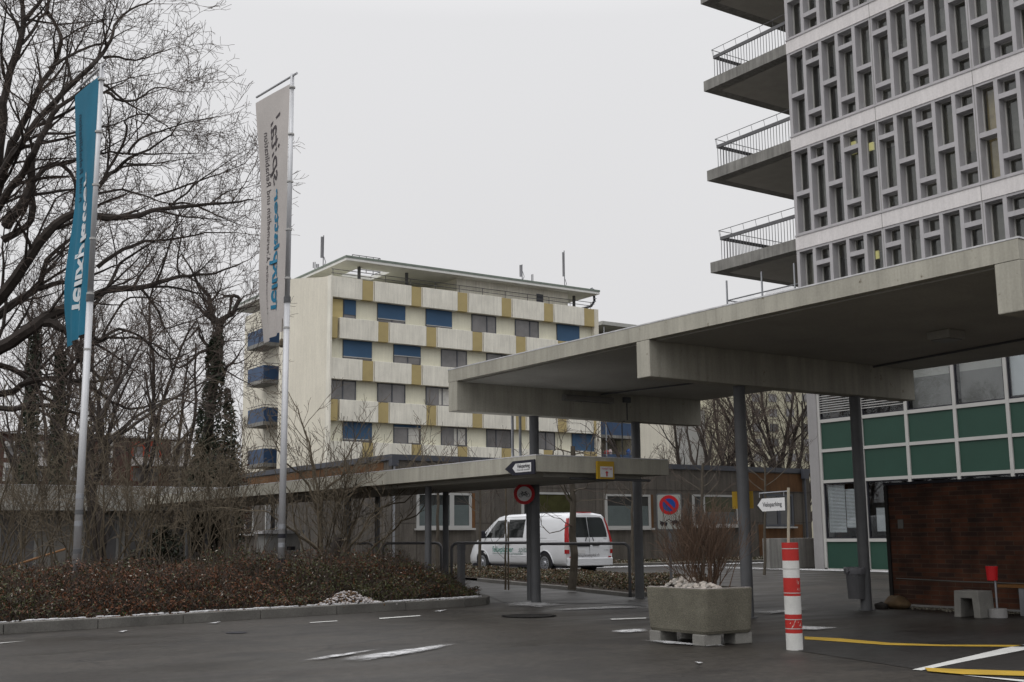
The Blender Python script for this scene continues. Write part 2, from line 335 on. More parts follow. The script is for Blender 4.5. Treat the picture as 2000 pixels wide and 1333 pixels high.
def marking(name, pts, m, z=.008): tag(MB().poly(z0(pts, z)).build(name, m), kind='structure')
P = lambda *a: [atZ(*p) for p in a]
marking('yellow_line', P((1571,1245),(1572,1250.5),(1640,1255),(1730,1261.5),(1840,1264),(2050,1265.5),(2050,1262),(1840,1261),(1740,1257.5),(1640,1248.5)), mYel)
marking('white_line', P((1782,1310),(1800,1311.5),(1880,1295),(2100,1252),(2100,1243),(1960,1268)), mWhite)
marking('yellow_line', P((1806,1307),(1812,1314),(1880,1320),(2100,1326),(2100,1317),(1860,1309.5)), mYel, .012)
marking('white_line', P((1878,1320.5),(1900,1323),(2100,1345),(2100,1338)), mWhite)
for q in (((-60,1262),(-60,1264.5),(42,1254),(52,1253)), ((604,1217),(606,1218),(660,1214.6),(658,1213.6)), ((740,1208.5),(742,1210.2),(822,1204.4),(820,1203)),
          ((1192,1210),(1194,1212),(1262,1209.5),(1262,1207.5))):
    marking('white_line', P(*q), mWhite)
# thin snow left on the ground: flat irregular sheets with ragged, fading edges
def snow_patch(mb, edges, pts, z, seed=0, rings=5, rag=.18):
    rg = random.Random(seed); pts = [np.array(p[:2]) for p in pts]; dense = []
    for a, b in zip(pts, pts[1:]+pts[:1]):
        k = max(2, int(np.hypot(*(b-a))/.12))
        for i in range(k): dense.append(a+(b-a)*i/k)
    c = sum(dense)/len(dense); n = len(dense); ph = [rg.uniform(0, 6.28) for _ in range(5)]
    sc_ = [1+rag*sum(math.sin((q+1)*3*2*math.pi*i/n+ph[q])/(q+1.5) for q in range(5)) for i in range(n)]
    k0 = len(mb.v); vs = [(c[0], c[1], z)]; edges.append(1.0)
    for r_ in range(1, rings+1):
        t = r_/rings
        for i in range(n):
            q = c+(dense[i]-c)*t*sc_[i]; vs.append((q[0], q[1], z)); edges.append(0.0 if r_ == rings else 1.15*(1-max(0, t-.4)/.6))
    fs = [(0, 1+i, 1+(i+1) % n) for i in range(n)]
    for r_ in range(1, rings):
        a = 1+(r_-1)*n; b = 1+r_*n
        for i in range(n): j = (i+1) % n; fs.append((a+i, b+i, b+j, a+j))
    mb.add(vs, fs)
sb = MB(); ed = []
S = lambda z, seed, *a, **k: snow_patch(sb, ed, [atZ(*p, z) for p in a], z, seed, **k)
S(.016, 1, (660,1290),(700,1280),(790,1268),(870,1258),(900,1256),(860,1266),(760,1284),(700,1292), rag=.1)
S(.016, 2, (585,1291),(640,1280),(750,1266),(700,1276),(620,1289), rag=.1)
S(.016, 3, (1000,1176),(1035,1172),(1075,1178),(1120,1182),(1060,1186),(990,1183),(975,1180), rag=.15)
S(.016, 4, (1075,1190),(1180,1184),(1262,1183),(1262,1187),(1160,1190),(1085,1193), rag=.1)
S(.016, 5, (1180,1233),(1240,1228),(1262,1228),(1265,1234),(1220,1236), rag=.15)
S(.016, 6, (1253,1250),(1300,1250),(1368,1258),(1366,1261),(1300,1257), rag=.04)
S(.016, 7, (1470,1195),(1560,1188),(1590,1190),(1500,1200), rag=.12)
S(.016, 8, (1560,1222),(1640,1225),(1600,1231),(1540,1230), rag=.15); S(.016, 9, (1350,1240),(1420,1262),(1380,1262), rag=.2)
S(.016, 11, (1355,1292),(1375,1294),(1365,1296.5), rag=.2)
for i, (x, y, l_) in enumerate(((240,1233,26),(420,1216,30),(860,1193,30))):
    S(.016, 20+i, (x-l_/2,y+1.5),(x,y-1.2),(x+l_/2,y-2.5),(x,y+2), rag=.2)
snow_patch(sb, ed, [(19.5,33.3),(27,32.9),(29.2,32.6),(30.0,33.2),(45,33.2),(45,34.65),(19.5,34.65)], .016, 40, rag=.05)
snow_patch(sb, ed, [(28.3,14),(30.0,14),(30.0,32.6),(28.5,32.6)], .016, 41, rag=.06)
so_ = sb.build('snow', mSnow); at_ = so_.data.attributes.new('edge', 'FLOAT', 'POINT'); at_.data.foreach_set('value', ed); tag(so_, kind='structure')
# snow lying along the kerb top and in the bed
sk = MB()
for i in range(900):
    t = rng.random()*len(kerb_line[:6]); k = min(int(t), 4); a, b = np.array(kerb_line[k]), np.array(kerb_line[k+1]); q = a+(b-a)*(t-int(t)); d = rng.random()**2*.5
    x, y = q[0]+rng.uniform(-.05, .05), q[1]+.02+d*.8; s_ = rng.uniform(.012, .045); h = rng.uniform(.004, .016); zz = .135 if d < .12 else .105
    if d < .1: s_ *= 1.6
    a0 = rng.uniform(0, 6.28); sk.prism([(x+s_*rng.uniform(.6, 1.2)*math.cos(a0+j*1.2566), y+s_*rng.uniform(.5, 1)*math.sin(a0+j*1.2566), zz) for j in range(5)], (0, 0, h))
tag(sk.build('snow_crumbs', mSnowP), kind='stuff', label='crumbs of old snow along the granite kerb of the planting bed')

# ------------------------------------------------------------------ big entrance canopy
XF, XR, ZB, ZS, ZT = 10.3, 16.05, 3.25, 3.76, 3.965
cn = tag(empty('entrance_canopy', (XF, 6.4, 0)), 'large pale concrete flat-roofed entrance canopy on three deep cross beams', 'canopy')
MB().box(XF, XR, 6.4, 17.13, ZS, ZT).build('roof_slab', mConc, cn)
MB().box(XF-.004, XR, 6.39, 17.14, ZT+.003, ZT+.02).build('snow_layer', mSnowP, cn)
for y0, y1 in ((16.85, 17.13), (11.88, 12.15), (6.4, 6.68)):
    b = MB(); xe = XF+.004
    b.box(XF+.003, XR-.15, y0-.002, y1-.003, ZB, ZS-.001); b.build('cross_beam', mConc, cn, bevel=.012)
cols = {}
for x, y in ((12.0, 17.0), (14.35, 17.0), (12.1, 12.02), (14.6, 12.02)):
    MB().cyl(x, y, 0, ZB, .085, 20).cyl(x, y, 0, .012, .13, 20).build('column', mSteelD, cn, smooth=False)
# soffit boards between the cross beams
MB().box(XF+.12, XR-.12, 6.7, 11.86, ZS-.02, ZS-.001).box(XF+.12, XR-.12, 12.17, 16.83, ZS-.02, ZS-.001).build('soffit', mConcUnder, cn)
# conduit under the soffit
p0, p1 = atZ(1700,718,ZS-.04), atZ(2060,652,ZS-.04)
MB().tube([p0, p1], .016, 6).tube([(13.4, 16.83, ZS-.05), (XR-1.8, 12.2, ZS-.05)], .014, 6).build('conduit', mSteelD, cn)
MB().tube([(14.02,16.84,ZS-.06),(14.02,16.84,ZB+.02),(14.02,17.0,ZB-.02),(14.02,17.0,2.2)], .012, 6).box(13.92,14.08,16.79,16.845,ZS-.17,ZS-.07).build('cable', mSteelD, cn)
for px in (1001, 1016):
    q = atY(px, 850, 17.3); MB().tube([(q[0],17.3,ZB+.3),(q[0],17.3,2.62),(q[0]-.03,17.24,2.5),(q[0]-.14,17.1,2.43)], .025, 8).build('downpipe', mSteel, cn)
q0, q1 = atY(1100,771,16.8), atY(1196,789,16.8)
o = tag(MB().box(q0[0], q1[0], 16.74, 16.85, q1[2], q0[2]).box(q0[0]+.03, q1[0]-.03, 16.73, 16.745, q1[2]+.02, q0[2]-.02, 1).build('strip_light', [mConcDark, M('dull_diffuser', (.18,.17,.15), rough=.4)], at=((q0[0]+q1[0])/2,16.8,q1[2]), bevel=.01), 'long unlit strip light fixed on the far beam of the entrance canopy', 'light')
q = atZ(1848, 652, ZS-.05)
o = tag(MB().box(q[0]-.17, q[0]+.17, q[1]-.17, q[1]+.17, ZS-.13, ZS-.022).box(q[0]-.14, q[0]+.14, q[1]-.14, q[1]+.14, ZS-.145, ZS-.13, 1).build('ceiling_light', [mConcUnder, M('dull_diffuser2', (.2,.2,.19), rough=.4)], at=(q[0], q[1], ZS-.14), bevel=.008), 'square unlit ceiling light under the canopy soffit', 'light')

# ------------------------------------------------------------------ covered walkway (lower canopy)
LX0, LX1, LY0, LY1, LZ0, LZ1 = 10.15, 12.78, 14.34, 33.6, 2.1, 2.34
lw = tag(empty('covered_walkway', (LX0, LY0, 0)), 'low concrete roofed walkway on thin steel columns, running back behind the hedge', 'walkway')
MB().box(LX0, LX1, LY0, LY1, LZ0, LZ1).build('roof_slab', mConc, lw)
MB().box(LX0-.003, LX1, LY0-.003, LY1, LZ1+.002, LZ1+.015).build('snow_layer', mSnowP, lw)
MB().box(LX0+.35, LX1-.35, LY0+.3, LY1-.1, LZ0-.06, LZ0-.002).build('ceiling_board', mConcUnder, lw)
for i in range(5): MB().cyl(10.62, 18.35+3.2*i, 0, LZ0, .06, 14).build('column', mSteelD, lw)
for i in range(6): MB().cyl(12.3, 17.6+2.95*i, 0, LZ0, .06, 14).build('column', mSteelD, lw)
MB().tube([(10.9,14.5,LZ0-.08),(12.6,14.6,LZ0-.08)], .02, 6).build('conduit', mSteelD, lw)

# ------------------------------------------------------------------ hospital tower with green panelled base
T, YC = 30.23, 27.02
tw = tag(empty('hospital_tower', (T, YC, 0)), 'grey hospital tower with honeycomb window grid, pale floor bands and green panelled ground floors', 'building')
ST, SILL0 = 3.57, 7.67
YEND = 4.0; NS = .7145
MB().box(T+2.6, T+13, YEND, YC-.003, 0, 26.5).build('core_wall', M('room_back_wall', (.3,.29,.26), var=.2, scale=.5), tw)
for k in range(5):
    zs = SILL0+ST*k
    MB().box(T-.02, T+2.6, YEND, YC-.001, zs-.47, zs).build('floor_band', mTowerWhite, tw)
    MB().box(T-.045, T+.02, YEND, YC-.001, zs, zs+.05).build('sill_rail', mTowerGrey, tw)
ncol = int((YC-YEND)/NS); g = MB(); wins = []
D0 = .30   # reveal depth
MB().box(T+D0+.005, T+13.2, YC-.10, YC-.002, 5.6, 26.5).build('end_wall', M('end_wall_render', (.2,.195,.185), var=.08, streak=.15), tw)
for k in range(4):
    zb, zt = SILL0+ST*k+.05, SILL0+ST*(k+1)-.47
    for c in range(ncol+1):
        y = YC-c*NS; wd = .13
        g.box(T, T+D0, y-wd if c else y-wd, y if c == 0 else y, zb, zt)
    for c in range(ncol):
        y1 = YC-c*NS-.13; y0 = YC-(c+1)*NS; h = zt-zb; bars = [.475] if c % 2 == 0 else [.205, .80]; t_ = .075
        if k == 0 and c % 2 == 0: bars = [.475]
        lv = [zb+.06]+sum([[zb+h*f-t_, zb+h*f+t_] for f in bars], [])+[zt-.08]
        g.box(T+.004, T+D0-.002, y0+.001, y1-.001, zb, zb+.06); g.box(T+.004, T+D0-.002, y0+.001, y1-.001, zt-.08, zt)
        for f in bars: g.box(T+.003, T+D0-.002, y0+.001, y1-.001, zb+h*f-t_, zb+h*f+t_)
        for i in range(0, len(lv), 2): wins.append((k, c, y0, y1, lv[i], lv[i+1]))
g.build('facade_grid', mTowerGrey, tw)
# joints between precast panels
j_ = MB()
for k in range(4):
    for c in range(5, ncol, 5): y = YC-c*NS-.065; j_.box(T-.003, T+.001, y-.008, y+.008, SILL0+ST*k+.05, SILL0+ST*(k+1)-.47)
    for c in range(5, ncol, 5): y = YC-c*NS-.065; j_.box(T-.023, T-.019, y-.008, y+.008, SILL0+ST*(k+1)-.47, SILL0+ST*(k+1))
j_.build('panel_joints', mConcDark, tw)
def win_mb(wn):
    k, c, y0, y1, za, zb = wn; f = MB(); x = T+D0; fw = .045
    f.box(x-.03, x+.03, y1-fw, y1-.002, za, zb); f.box(x-.03, x+.03, y0+.002, y0+.02, za, zb); f.box(x-.03, x+.03, y0+.02, y1-fw, zb-.03, zb); f.box(x-.03, x+.03, y0+.02, y1-fw, za, za+.025)
    p = MB().box(x-.004, x+.004, y0+.02, y1-fw, za+.025, zb-.03); return f, p
def vis(wn):
    x, y, _ = proj((T+D0, (wn[2]+wn[3])/2, (wn[4]+wn[5])/2)); can = 600-(x-1440)*.235
    return -5 < x < 2015 and -15 < y < can+40
inview = [q for q in wins if vis(q)]
inview.sort(key=lambda q: -(q[5]-q[4])*(2 if proj((T, q[2], q[4]))[0] < 1990 else 1)); main = inview[:100]; ms = set(main)
mLitGlass = MG('lit_room_glass', (.8, .8, .75), .8)
for q in main:
    f, p = win_mb(q); fo = f.build('window', mFrameL, tw); p.build('pane', mGlassT, fo)
rf, rp_ = MB(), MB()
for q in wins:
    if q not in ms: f, p = win_mb(q); rf.add(f.v, f.f); rf.add(p.v, p.f, 1)
tag(rf.build('window', [mFrameL, mGlassT], tw), kind='stuff')
# what one sees in the rooms: pale blinds, curtains, ceiling lamps, and sheets added to lighten panes
cu = MB()
for (k, c, h0, h1, m) in ((1, 10, 0, 1, 0), (2, 11, 0, 1, 1), (1, 11, .3, 1, 1), (2, 5, 0, .55, 1), (2, 6, .2, .7, 1), (2, 7, .3, .75, 1), (1, 5, .1, .7, 1), (0, 9, .0, .8, 1), (1, 1, .0, 1, 1), (2, 9, .4, .8, 1), (1, 7, .35, .8, 1)):
    zb, zt = SILL0+ST*k+.1, SILL0+ST*(k+1)-.55; cu.box(T+D0+.25, T+D0+.28, YC-(c+1)*NS, YC-c*NS-.1, zb+(zt-zb)*h0, zb+(zt-zb)*h1, m)
rgc = random.Random(17); seen = {(k, c) for k, c in ((1, 10), (2, 11), (1, 11), (2, 5), (2, 6), (2, 7), (1, 5), (0, 9), (1, 1), (2, 9), (1, 7))}
for k in range(4):  # mid-grey sheets added behind most panes to make the glass look brighter
    for c in range(ncol):
        if (k, c) in seen or (c < 3 and k != 0) or rgc.random() < .18: continue
        zb, zt = SILL0+ST*k+.1, SILL0+ST*(k+1)-.55; lo = 0 if rgc.random() < .5 else rgc.uniform(.1, .5)
        cu.box(T+D0+.16+.02*(c % 3), T+D0+.18+.02*(c % 3), YC-(c+1)*NS+rgc.choice((0, 0, .2)), YC-c*NS-.1, zb+(zt-zb)*lo, zb+(zt-zb)*rgc.choice((1, 1, .85)), rgc.choice((1, 1, 2, 3)))
cu.build('curtain', [M('ochre_curtain', (.55,.45,.25), var=.2, scale=4), M('grey_curtain_and_sheet', (.21,.215,.215), var=.2, scale=4), M('olive_pane_sheet', (.16,.155,.125), var=.2, scale=4), M('slate_pane_sheet', (.11,.115,.12), var=.2, scale=4)], tw)
lt = MB()
for px, py in ((1667, 283), (1702, 285), (1712, 497), (1668, 292)):
    q = atX(px, py, T+D0+.1); lt.box(T+D0+.06, T+D0+.12, q[1]-.10, q[1]+.10, q[2]-.16, q[2]+.10)
lt.build('ceiling_lamp', ME('lamp_glow', (.80, .76, .36), .42), tw)
# storeys of balconies on the gable end
for k in range(6):
    zs = SILL0+ST*k-.05
    b = MB().box(T+.002, T+8.5, YC+.001, 31.25, zs-.40, zs); s_ = b.build('balcony_slab', mConcDark, tw)
    MB().box(T+.45, T+8.0, YC+.02, 30.75, zs-.425, zs-.401).build('soffit', M('balcony_soffit_%d' % k, (.36,.345,.315), var=.08), tw) 
    if k in (1, 2, 3, 4):
        r_ = MB(); yc, xe, xi = 30.75, T+8.0, T+.12
        r_.box(xi-.03, xi+.03, YC, yc+.03, zs+.78, zs+.90); r_.box(xi+.03, xe, yc-.03, yc+.03, zs+.78, zs+.90)
        n_ = 26
        for i in range(n_+1): y = YC+.05+(yc-YC-.05)*i/n_; r_.tube([(xi, y, zs), (xi, y, zs+.8)], .015, 4)
        for i in range(52): x = xi+(xe-xi)*i/51; r_.tube([(x, yc, zs), (x, yc, zs+.8)], .015, 4)
        r_.tube([(xi-.06, YC, zs+1.14), (xi-.06, yc+.06, zs+1.14), (xe, yc+.06, zs+1.14)], .014, 5)
        for i in range(7): y = YC+.05+(yc-YC)*i/6; r_.tube([(xi, y, zs+.88), (xi-.06, y, zs+1.14)], .01, 4)
        for i in range(12): x = xi+(xe-xi)*i/11; r_.tube([(x, yc, zs+.88), (x, yc+.06, zs+1.14)], .01, 4)
        r_.build('balcony_railing', mRail, tw)
# wire mesh fence on the lowest balcony
zs = SILL0-.05; fn = MB(); xi, yc = T+.06, 30.5
for y in (30.5, 28.75, YC+.2): fn.tube([(xi, y, zs), (xi, y, zs+2.75)], .035, 6)
fn.tube([(xi, yc, zs+2.0), (xi, YC, zs+2.0)], .025, 5); fn.tube([(xi, yc, zs+2.0), (xi+5, yc, zs+2.0)], .025, 5); fn.tube([(xi+3, yc, zs), (xi+3, yc, zs+2.7)], .03, 6)
for i in range(60):
    a = YC+.2+(yc-YC-.2)*i/59
    for s_ in (1, -1):
        b_ = a+s_*2.0; lo, hi = (a, zs), (b_, zs+2.0)
        if b_ > yc: hi = (yc, zs+(yc-a)); 
        if b_ < YC+.2: hi = (YC+.2, zs+(a-YC-.2))
        fn.tube([(xi, lo[0], lo[1]), (xi, hi[0], hi[1])], .004, 3, cap=False)
for i in range(36):
    a = xi+4.8*i/35
    fn.tube([(a, yc, zs), (min(a+2, xi+5), yc, zs+min(2, xi+5-a))], .004, 3, cap=False); fn.tube([(a, yc, zs), (max(a-2, xi), yc, zs+min(2, a-xi))], .004, 3, cap=False)
fn.build('mesh_fence', mSteel, tw)
# green panelled lower storeys
MB().box(T-.08, T+.5, 26.44, 26.83, 0, 7.0).build('corner_pier', M('pier_concrete', (.27,.262,.262), var=.06, streak=.1), tw)
MB().box(T+.3, T+6, 26.84, 26.95, 0, 7.2).build('brick_edge', mBrick, tw)
ys = [26.39-1.725*i for i in range(13)]
fr = MB()
for y in ys: fr.box(T-.05, T+.06, y-.055, y+.055, .04, 7.2)
for z, h in ((4.86, .11), (3.88, .10), (2.87, .10), (.98, .10), (.03, .06), (6.55, .1)):
    for a, b in zip(ys[:-1], ys[1:]): fr.box(T-.045, T+.055, b+.056, a-.056, z-h, z)
fr.build('curtain_wall_frame', M('curtain_frame', (.38,.375,.36), rough=.45, var=.04), tw)
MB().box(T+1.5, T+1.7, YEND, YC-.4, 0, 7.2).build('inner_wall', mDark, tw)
for a, b in zip(ys[:-1], ys[1:]):
    for z1, z2 in ((3.88, 4.75), (2.87, 3.78), (.03, .88)):
        MB().box(T, T+.03, b+.056, a-.056, z1+.002, z2-.002).build('green_panel', mGreen, tw)
mGlassG = MG('ground_floor_glass', (.90, .91, .91), 1.0)
rg = random.Random(4)
for i, (a, b) in enumerate(zip(ys[:-1], ys[1:])):
    for r_, (z1, z2) in enumerate(((.98, 2.77), (4.86, 6.45))):
        fo = MB().box(T-.01, T+.05, b+.056, b+.10, z1, z2).box(T-.01, T+.05, a-.10, a-.056, z1, z2).box(T-.01, T+.05, b+.10, a-.10, z2-.04, z2).box(T-.01, T+.05, b+.10, a-.10, z1, z1+.04).build('window', mBlack, tw)
        MB().box(T+.015, T+.025, b+.10, a-.10, z1+.04, z2-.04).build('pane', mGlassG, fo)
        if r_ == 0 and i < 2:
            bl = MB(); n_ = 34; y_a, y_b = (a-.12, (a+b)/2+.05) if i == 0 else (a-.3, b+.12)
            zlo = z1+.2 if i == 0 else z1+.22; zhi = z2-.06 if i == 0 else z1+.95
            for q in range(n_): zz = zlo+(zhi-zlo)*q/n_; bl.box(T+.09, T+.10, y_b, y_a, zz, zz+(zhi-zlo)/n_*.72)
            if i == 0:
                for q in range(n_-6): zz = zlo+.15+(zhi-zlo-.3)*q/(n_-6); bl.box(T+.09, T+.10, b+.12, y_b-.03, zz, zz+(zhi-zlo-.3)/(n_-6)*.72)
            bl.build('venetian_blind', mBlind, tw)
        if r_ == 1 and i < 2:
            bl = MB()
            for q in range(16): zz = z1+.22+q*.078; bl.obox((T-.03, (a+b)/2, zz), ((1,0,0),(0,1,0),(0,0,1)), (.06, a-b-.14, .02))
            bl.build('louvre_blind', mFrameL, tw)
        if r_ == 1 and i in (2, 3): MB().box(T+.20, T+.22, b+.1, a-.1, z1+.04, z1+1.0).box(T+.20, T+.22, b+.1, a-.1, z1+1.0, z1+1.25, 1).build('room_wall', [M('pale_room', (.17,.17,.165), var=.06), M('pale_shelf', (.36,.36,.34), var=.04)], tw)
        if r_ == 1 and i >= 4: MB().box(T+.10, T+.12, b+.1, a-.1, z1+.1, z2-.04).build('roller_blind', mBlind, tw)
# low concrete retaining wall beside the green panelled corner
q = atX(1529, 1110, T-.6)
tag(MB().box(T-1.2, T+2.5, 27.75, 28.05, 0, 1.0).build('low_wall', mConcDark, at=(T,27.9,0), bevel=.015), 'low grey concrete wall end beside the green panelled corner, behind the striped bollard', 'wall')

# ------------------------------------------------------------------ dark brick wall under the canopy
bw = tag(empty('brick_wall', (15.6, 10, 0)), 'dark red-brown brick screen wall under the big canopy', 'wall')
MB().box(15.6, 15.86, 4.0, 12.33, .05, 1.9).build('brickwork', mBrick, bw)
MB().box(15.57, 15.89, 4.0, 12.345, 1.901, 1.94).build('coping', mBlack, bw)
MB().box(15.575, 15.62, 12.29, 12.352, .05, 1.90).build('edge_strip', M('edge_steel', (.02,.018,.017)), bw)
q = atX(1759, 1024, 15.59)
MB().box(15.585, 15.6, q[1]-.05, q[1]+.05, q[2]-.07, q[2]+.07).build('socket_plate', M('grey_plate', (.13,.125,.115)), bw)
q0 = atX(1750, 1130, 15.58)
MB().tube([(15.585, q0[1], q0[2]), (15.585, 11.0, q0[2]-.02), (15.585, 6, q0[2]-.02)], .008, 5).build('cable', M('grey_cable', (.14,.14,.13)), bw)

# ------------------------------------------------------------------ cream apartment block
YF = 71.0
def CX(px, py=700, Y=YF): return float(atY(px, py, Y)[0])
xl, xr = CX(639, 650), CX(1165, 700)
heads = [float(atY(638.6, y, YF)[2]) for y in (581, 661, 741, 822)]; sth = (heads[0]-heads[3])/3
heads = [heads[0]-sth*i for i in range(7)]
PAR = float(atY(640, 541, YF)[2])
cb = tag(empty('apartment_block', ((xl+xr)/2, YF, 0)), 'tall cream apartment block with checkered concrete balcony panels, mustard panels and blue blinds', 'building')
YE = float(atX(543, 800, xl)[1])
MB().box(xl, xr, YF, YE-.1, 0, PAR-.35).build('wall', mCream, cb)
b = MB(); ytop = float(atX(568, 552, xl)[1]); 
b.prism([(xl-.004, YF-.02, 0), (xl-.004, YE, 0), (xl-.004, YE, PAR+1.3), (xl-.004, YF+6, PAR+1.0), (xl-.004, YF+.9, PAR+.15), (xl-.004, YF-.02, PAR+.05)], (.35, 0, 0)); b.build('side_wall', mCreamSide, cb)
MB().box(xl-.03, xl+.1, YF-.55, YF-.021, 0, PAR+.05).build('corner_pier', mBoxC, cb)
MB().box(xr-.45, xr, YF-.35, YF-.001, 0, PAR+.02).build('corner_pier', mCreamSide, cb)
rowA = [(640.5,708),(732,804),(826,894),(916,980),(1001.5,1062.6),(1083,1141)]
rowB = [(664,739),(762,833),(855,923),(945,1008),(1029.6,1090),(1110,1160)]
winA = [(639,694.5),(736.5,791),(831,882),(920.5,968),(1005,1051),(1086,1130)]
winB = [(669,725.6),(768,821),(861,911),(949.5,997.5),(1035,1083),(1116,1160)]
PJ = .45
# blinds per window: (fraction closed from the top, curtain side)
state = {(0,0):('split',0), (0,1):(.78,0), (0,2):(.86,0), (0,3):(0,0), (0,4):(0,0), (0,5):(1,0), (1,0):(.84,0), (1,1):(.56,0), (1,2):(0,0), (1,3):(0,0), (1,4):(0,0), (1,5):(.9,0),
         (2,0):(0,0), (2,1):(0,0), (2,2):(0,1), (2,3):(0,0), (2,4):(.7,0), (2,5):(0,0), (3,0):(.85,0), (3,1):(.14,1), (3,2):(0,1), (3,3):(0,0), (3,4):(0,0), (3,5):(.97,0)}
BH = 1.42
for r_ in range(6):
    rb, rw, zh = (rowA, winA, heads[r_]) if r_ % 2 == 0 else (rowB, winB, heads[r_])
    py = 565+80*r_
    xb = [(float(atY(a, py+(a-640)*.09, YF-PJ)[0]), float(atY(c, py+(a-640)*.09, YF-PJ)[0])) for a, c in rb]
    xw = [(float(atY(a, py+40, YF)[0]), float(atY(c, py+40, YF)[0])) for a, c in rw]
    for i, (a, c) in enumerate(xb):
        a = max(a, xl+.12); c = min(c, xr-.1)
        MB().box(a, c, YF-PJ, YF-.001, zh, zh+BH).build('balcony_panel', mBoxC, cb, bevel=.02)
        e0 = c+.02; e1 = (xb[i+1][0]-.12) if i+1 < len(xb) else xr-.47
        if e1 > e0+.2:
            MB().box(e0, e1, YF-PJ+.035, YF-.002, zh+.02, zh+BH-.03).build('mustard_panel', mYellow, cb)
            MB().box(e1+.012, e1+.08, YF-PJ+.03, YF-.002, zh, zh+BH).build('fin', mCreamSide, cb)
    if r_ % 2: MB().box(xl+.12, xb[0][0]-.14, YF-PJ+.07, YF-.002, zh, zh+BH).build('mustard_panel', mYellow, cb)
    for i, (a, c) in enumerate(xw):
        a = max(a, xl+.12); z1, z2 = zh-sth+BH+.01, zh-.01; st_, cur_ = state.get((r_, i), (0, 0)); fw = .06
        fo = MB().box(a, a+fw, YF-.07, YF+.02, z1, z2).box(c-fw, c, YF-.07, YF+.02, z1, z2).box(a+fw, c-fw, YF-.07, YF+.02, z2-fw, z2).box(a+fw, c-fw, YF-.07, YF+.02, z1, z1+fw)
        ms_ = a+(c-a)*(.52 if i < 2 else .38 if i == 3 and r_ == 3 else .62); fo.box(ms_-.04, ms_+.04, YF-.07, YF+.02, z1+fw, z2-fw)
        fo = fo.build('window', mCapM, cb)
        MB().box(a+fw, c-fw, YF-.035, YF-.02, z1+fw, z2-fw).build('pane', mGlassC, fo)
        if cur_: MB().box(a+(c-a)*.5, c-fw-.1, YF-.05, YF-.036, z1+.1, z2-.1).build('curtain', mCurtain, fo)
        if st_ == 'split':
            MB().box(a+.03, ms_-.06, YF-.09, YF-.075, z1, z2-.04).build('fabric_shade', M('straw_cloth', (.5,.41,.2), var=.12, scale=1.5), fo)
            MB().box(ms_+.05, c-.03, YF-.09, YF-.072, z1+.3, z2-.02).build('blind', mBlue, fo)
        elif st_ > 0:
            zb_ = z2-(z2-z1)*st_
            bl = MB().box(a+.03, c-.03, YF-.09, YF-.072, zb_, z2-.02).box(a+.03, c-.03, YF-.10, YF-.071, zb_-.05, zb_, 1).build('blind', [mBlue, mFrameW], fo)
# roof: recessed penthouse under a thin floating slab with a square opening
ZR = float(atY(676, 504, YF-.6)[2]); rx0, rx1 = CX(676.5, 500, YF-.6), CX(1171, 568, YF-.6); ry0, ry1 = YF-.6, YF+21
h4 = [atZ(*p, ZR-.12) for p in ((696,524),(760,532),(726,547.5),(664.5,538.5))]
hx0, hx1 = float(min(h4[0][0], h4[3][0])+.1), float((h4[1][0]+h4[2][0])/2); hy0, hy1 = float((h4[0][1]+h4[1][1])/2), float((h4[2][1]+h4[3][1])/2)
rf = MB(); z1, z2 = ZR-.14, ZR+.14
rf.box(rx0, rx1, ry0, hy0, z1, z2).box(rx0, rx1, hy1, ry0+11, z1, z2).box(rx0, hx0, hy0, hy1, z1, z2).box(hx1, rx1, hy0, hy1, z1, z2)
rf.box(rx0, rx0+6, ry0+11, ry1, z1, z2)
ro = rf.build('roof_slab', M('roof_render', (.68,.68,.65), var=.05), cb)
MB().box(rx0-.03, rx1+.03, ry0-.03, ry0-.001, z2-.10, z2+.05).box(rx0-.03, rx0-.001, ry0, ry1, z2-.10, z2+.05).build('roof_edge', mRoofEdge, ro)
px0, px1 = CX(892, 560, YF+.3), CX(1109, 590, YF+.3)
ph = MB().box(px0, px1, YF+.3, YF+10, PAR-.4, z1).build('penthouse', mBoxC, cb)
xd = CX(1054, 580, YF+.3); MB().box(xd-.3, xd+.3, YF+.25, YF+.3, PAR-.3, z1-.4).build('door', mCapM, ph)
for px in (701, 794): x = CX(px, 560, YF+.8); MB().cyl(x, YF+.8, PAR-.6, z1, .12, 8).build('roof_column', mSteelD, cb)
x = CX(662, 545, YF+6); MB().cyl(x, YF+6, PAR-.6, z1, .12, 8).build('roof_column', mSteelD, cb)
x = CX(1121, 590, YF+1); MB().cyl(x, YF+1, PAR-.6, z1, .12, 8).build('roof_column', mSteelD, cb)
rl = MB()
for z in (PAR+.35, PAR+.62): rl.tube([(xl+.3, YF+.1, z), (xr-.2, YF+.1, z)], .025, 4)
for i in range(12): x = xl+.4+(xr-xl-.8)*i/11; rl.tube([(x, YF+.1, PAR-.4), (x, YF+.1, PAR+.62)], .025, 4)
rl.build('roof_railing', mRail, cb)
sf = MB()
for z in (0, .5, 1.0): sf.tube([(hx0+.3, hy0+1.5, ZR+.2+z), (hx1, hy0+1.5, ZR+.2+z)], .03, 4); sf.tube([(hx1, hy0+1.5, ZR+.2+z), (hx1, hy1, ZR+.2+z)], .03, 4)
for i in range(5): x = hx0+.3+(hx1-hx0-.3)*i/4; sf.tube([(x, hy0+1.5, ZR), (x, hy0+1.5, ZR+1.2)], .03, 4)
sf.build('roof_railing', mRail, cb)
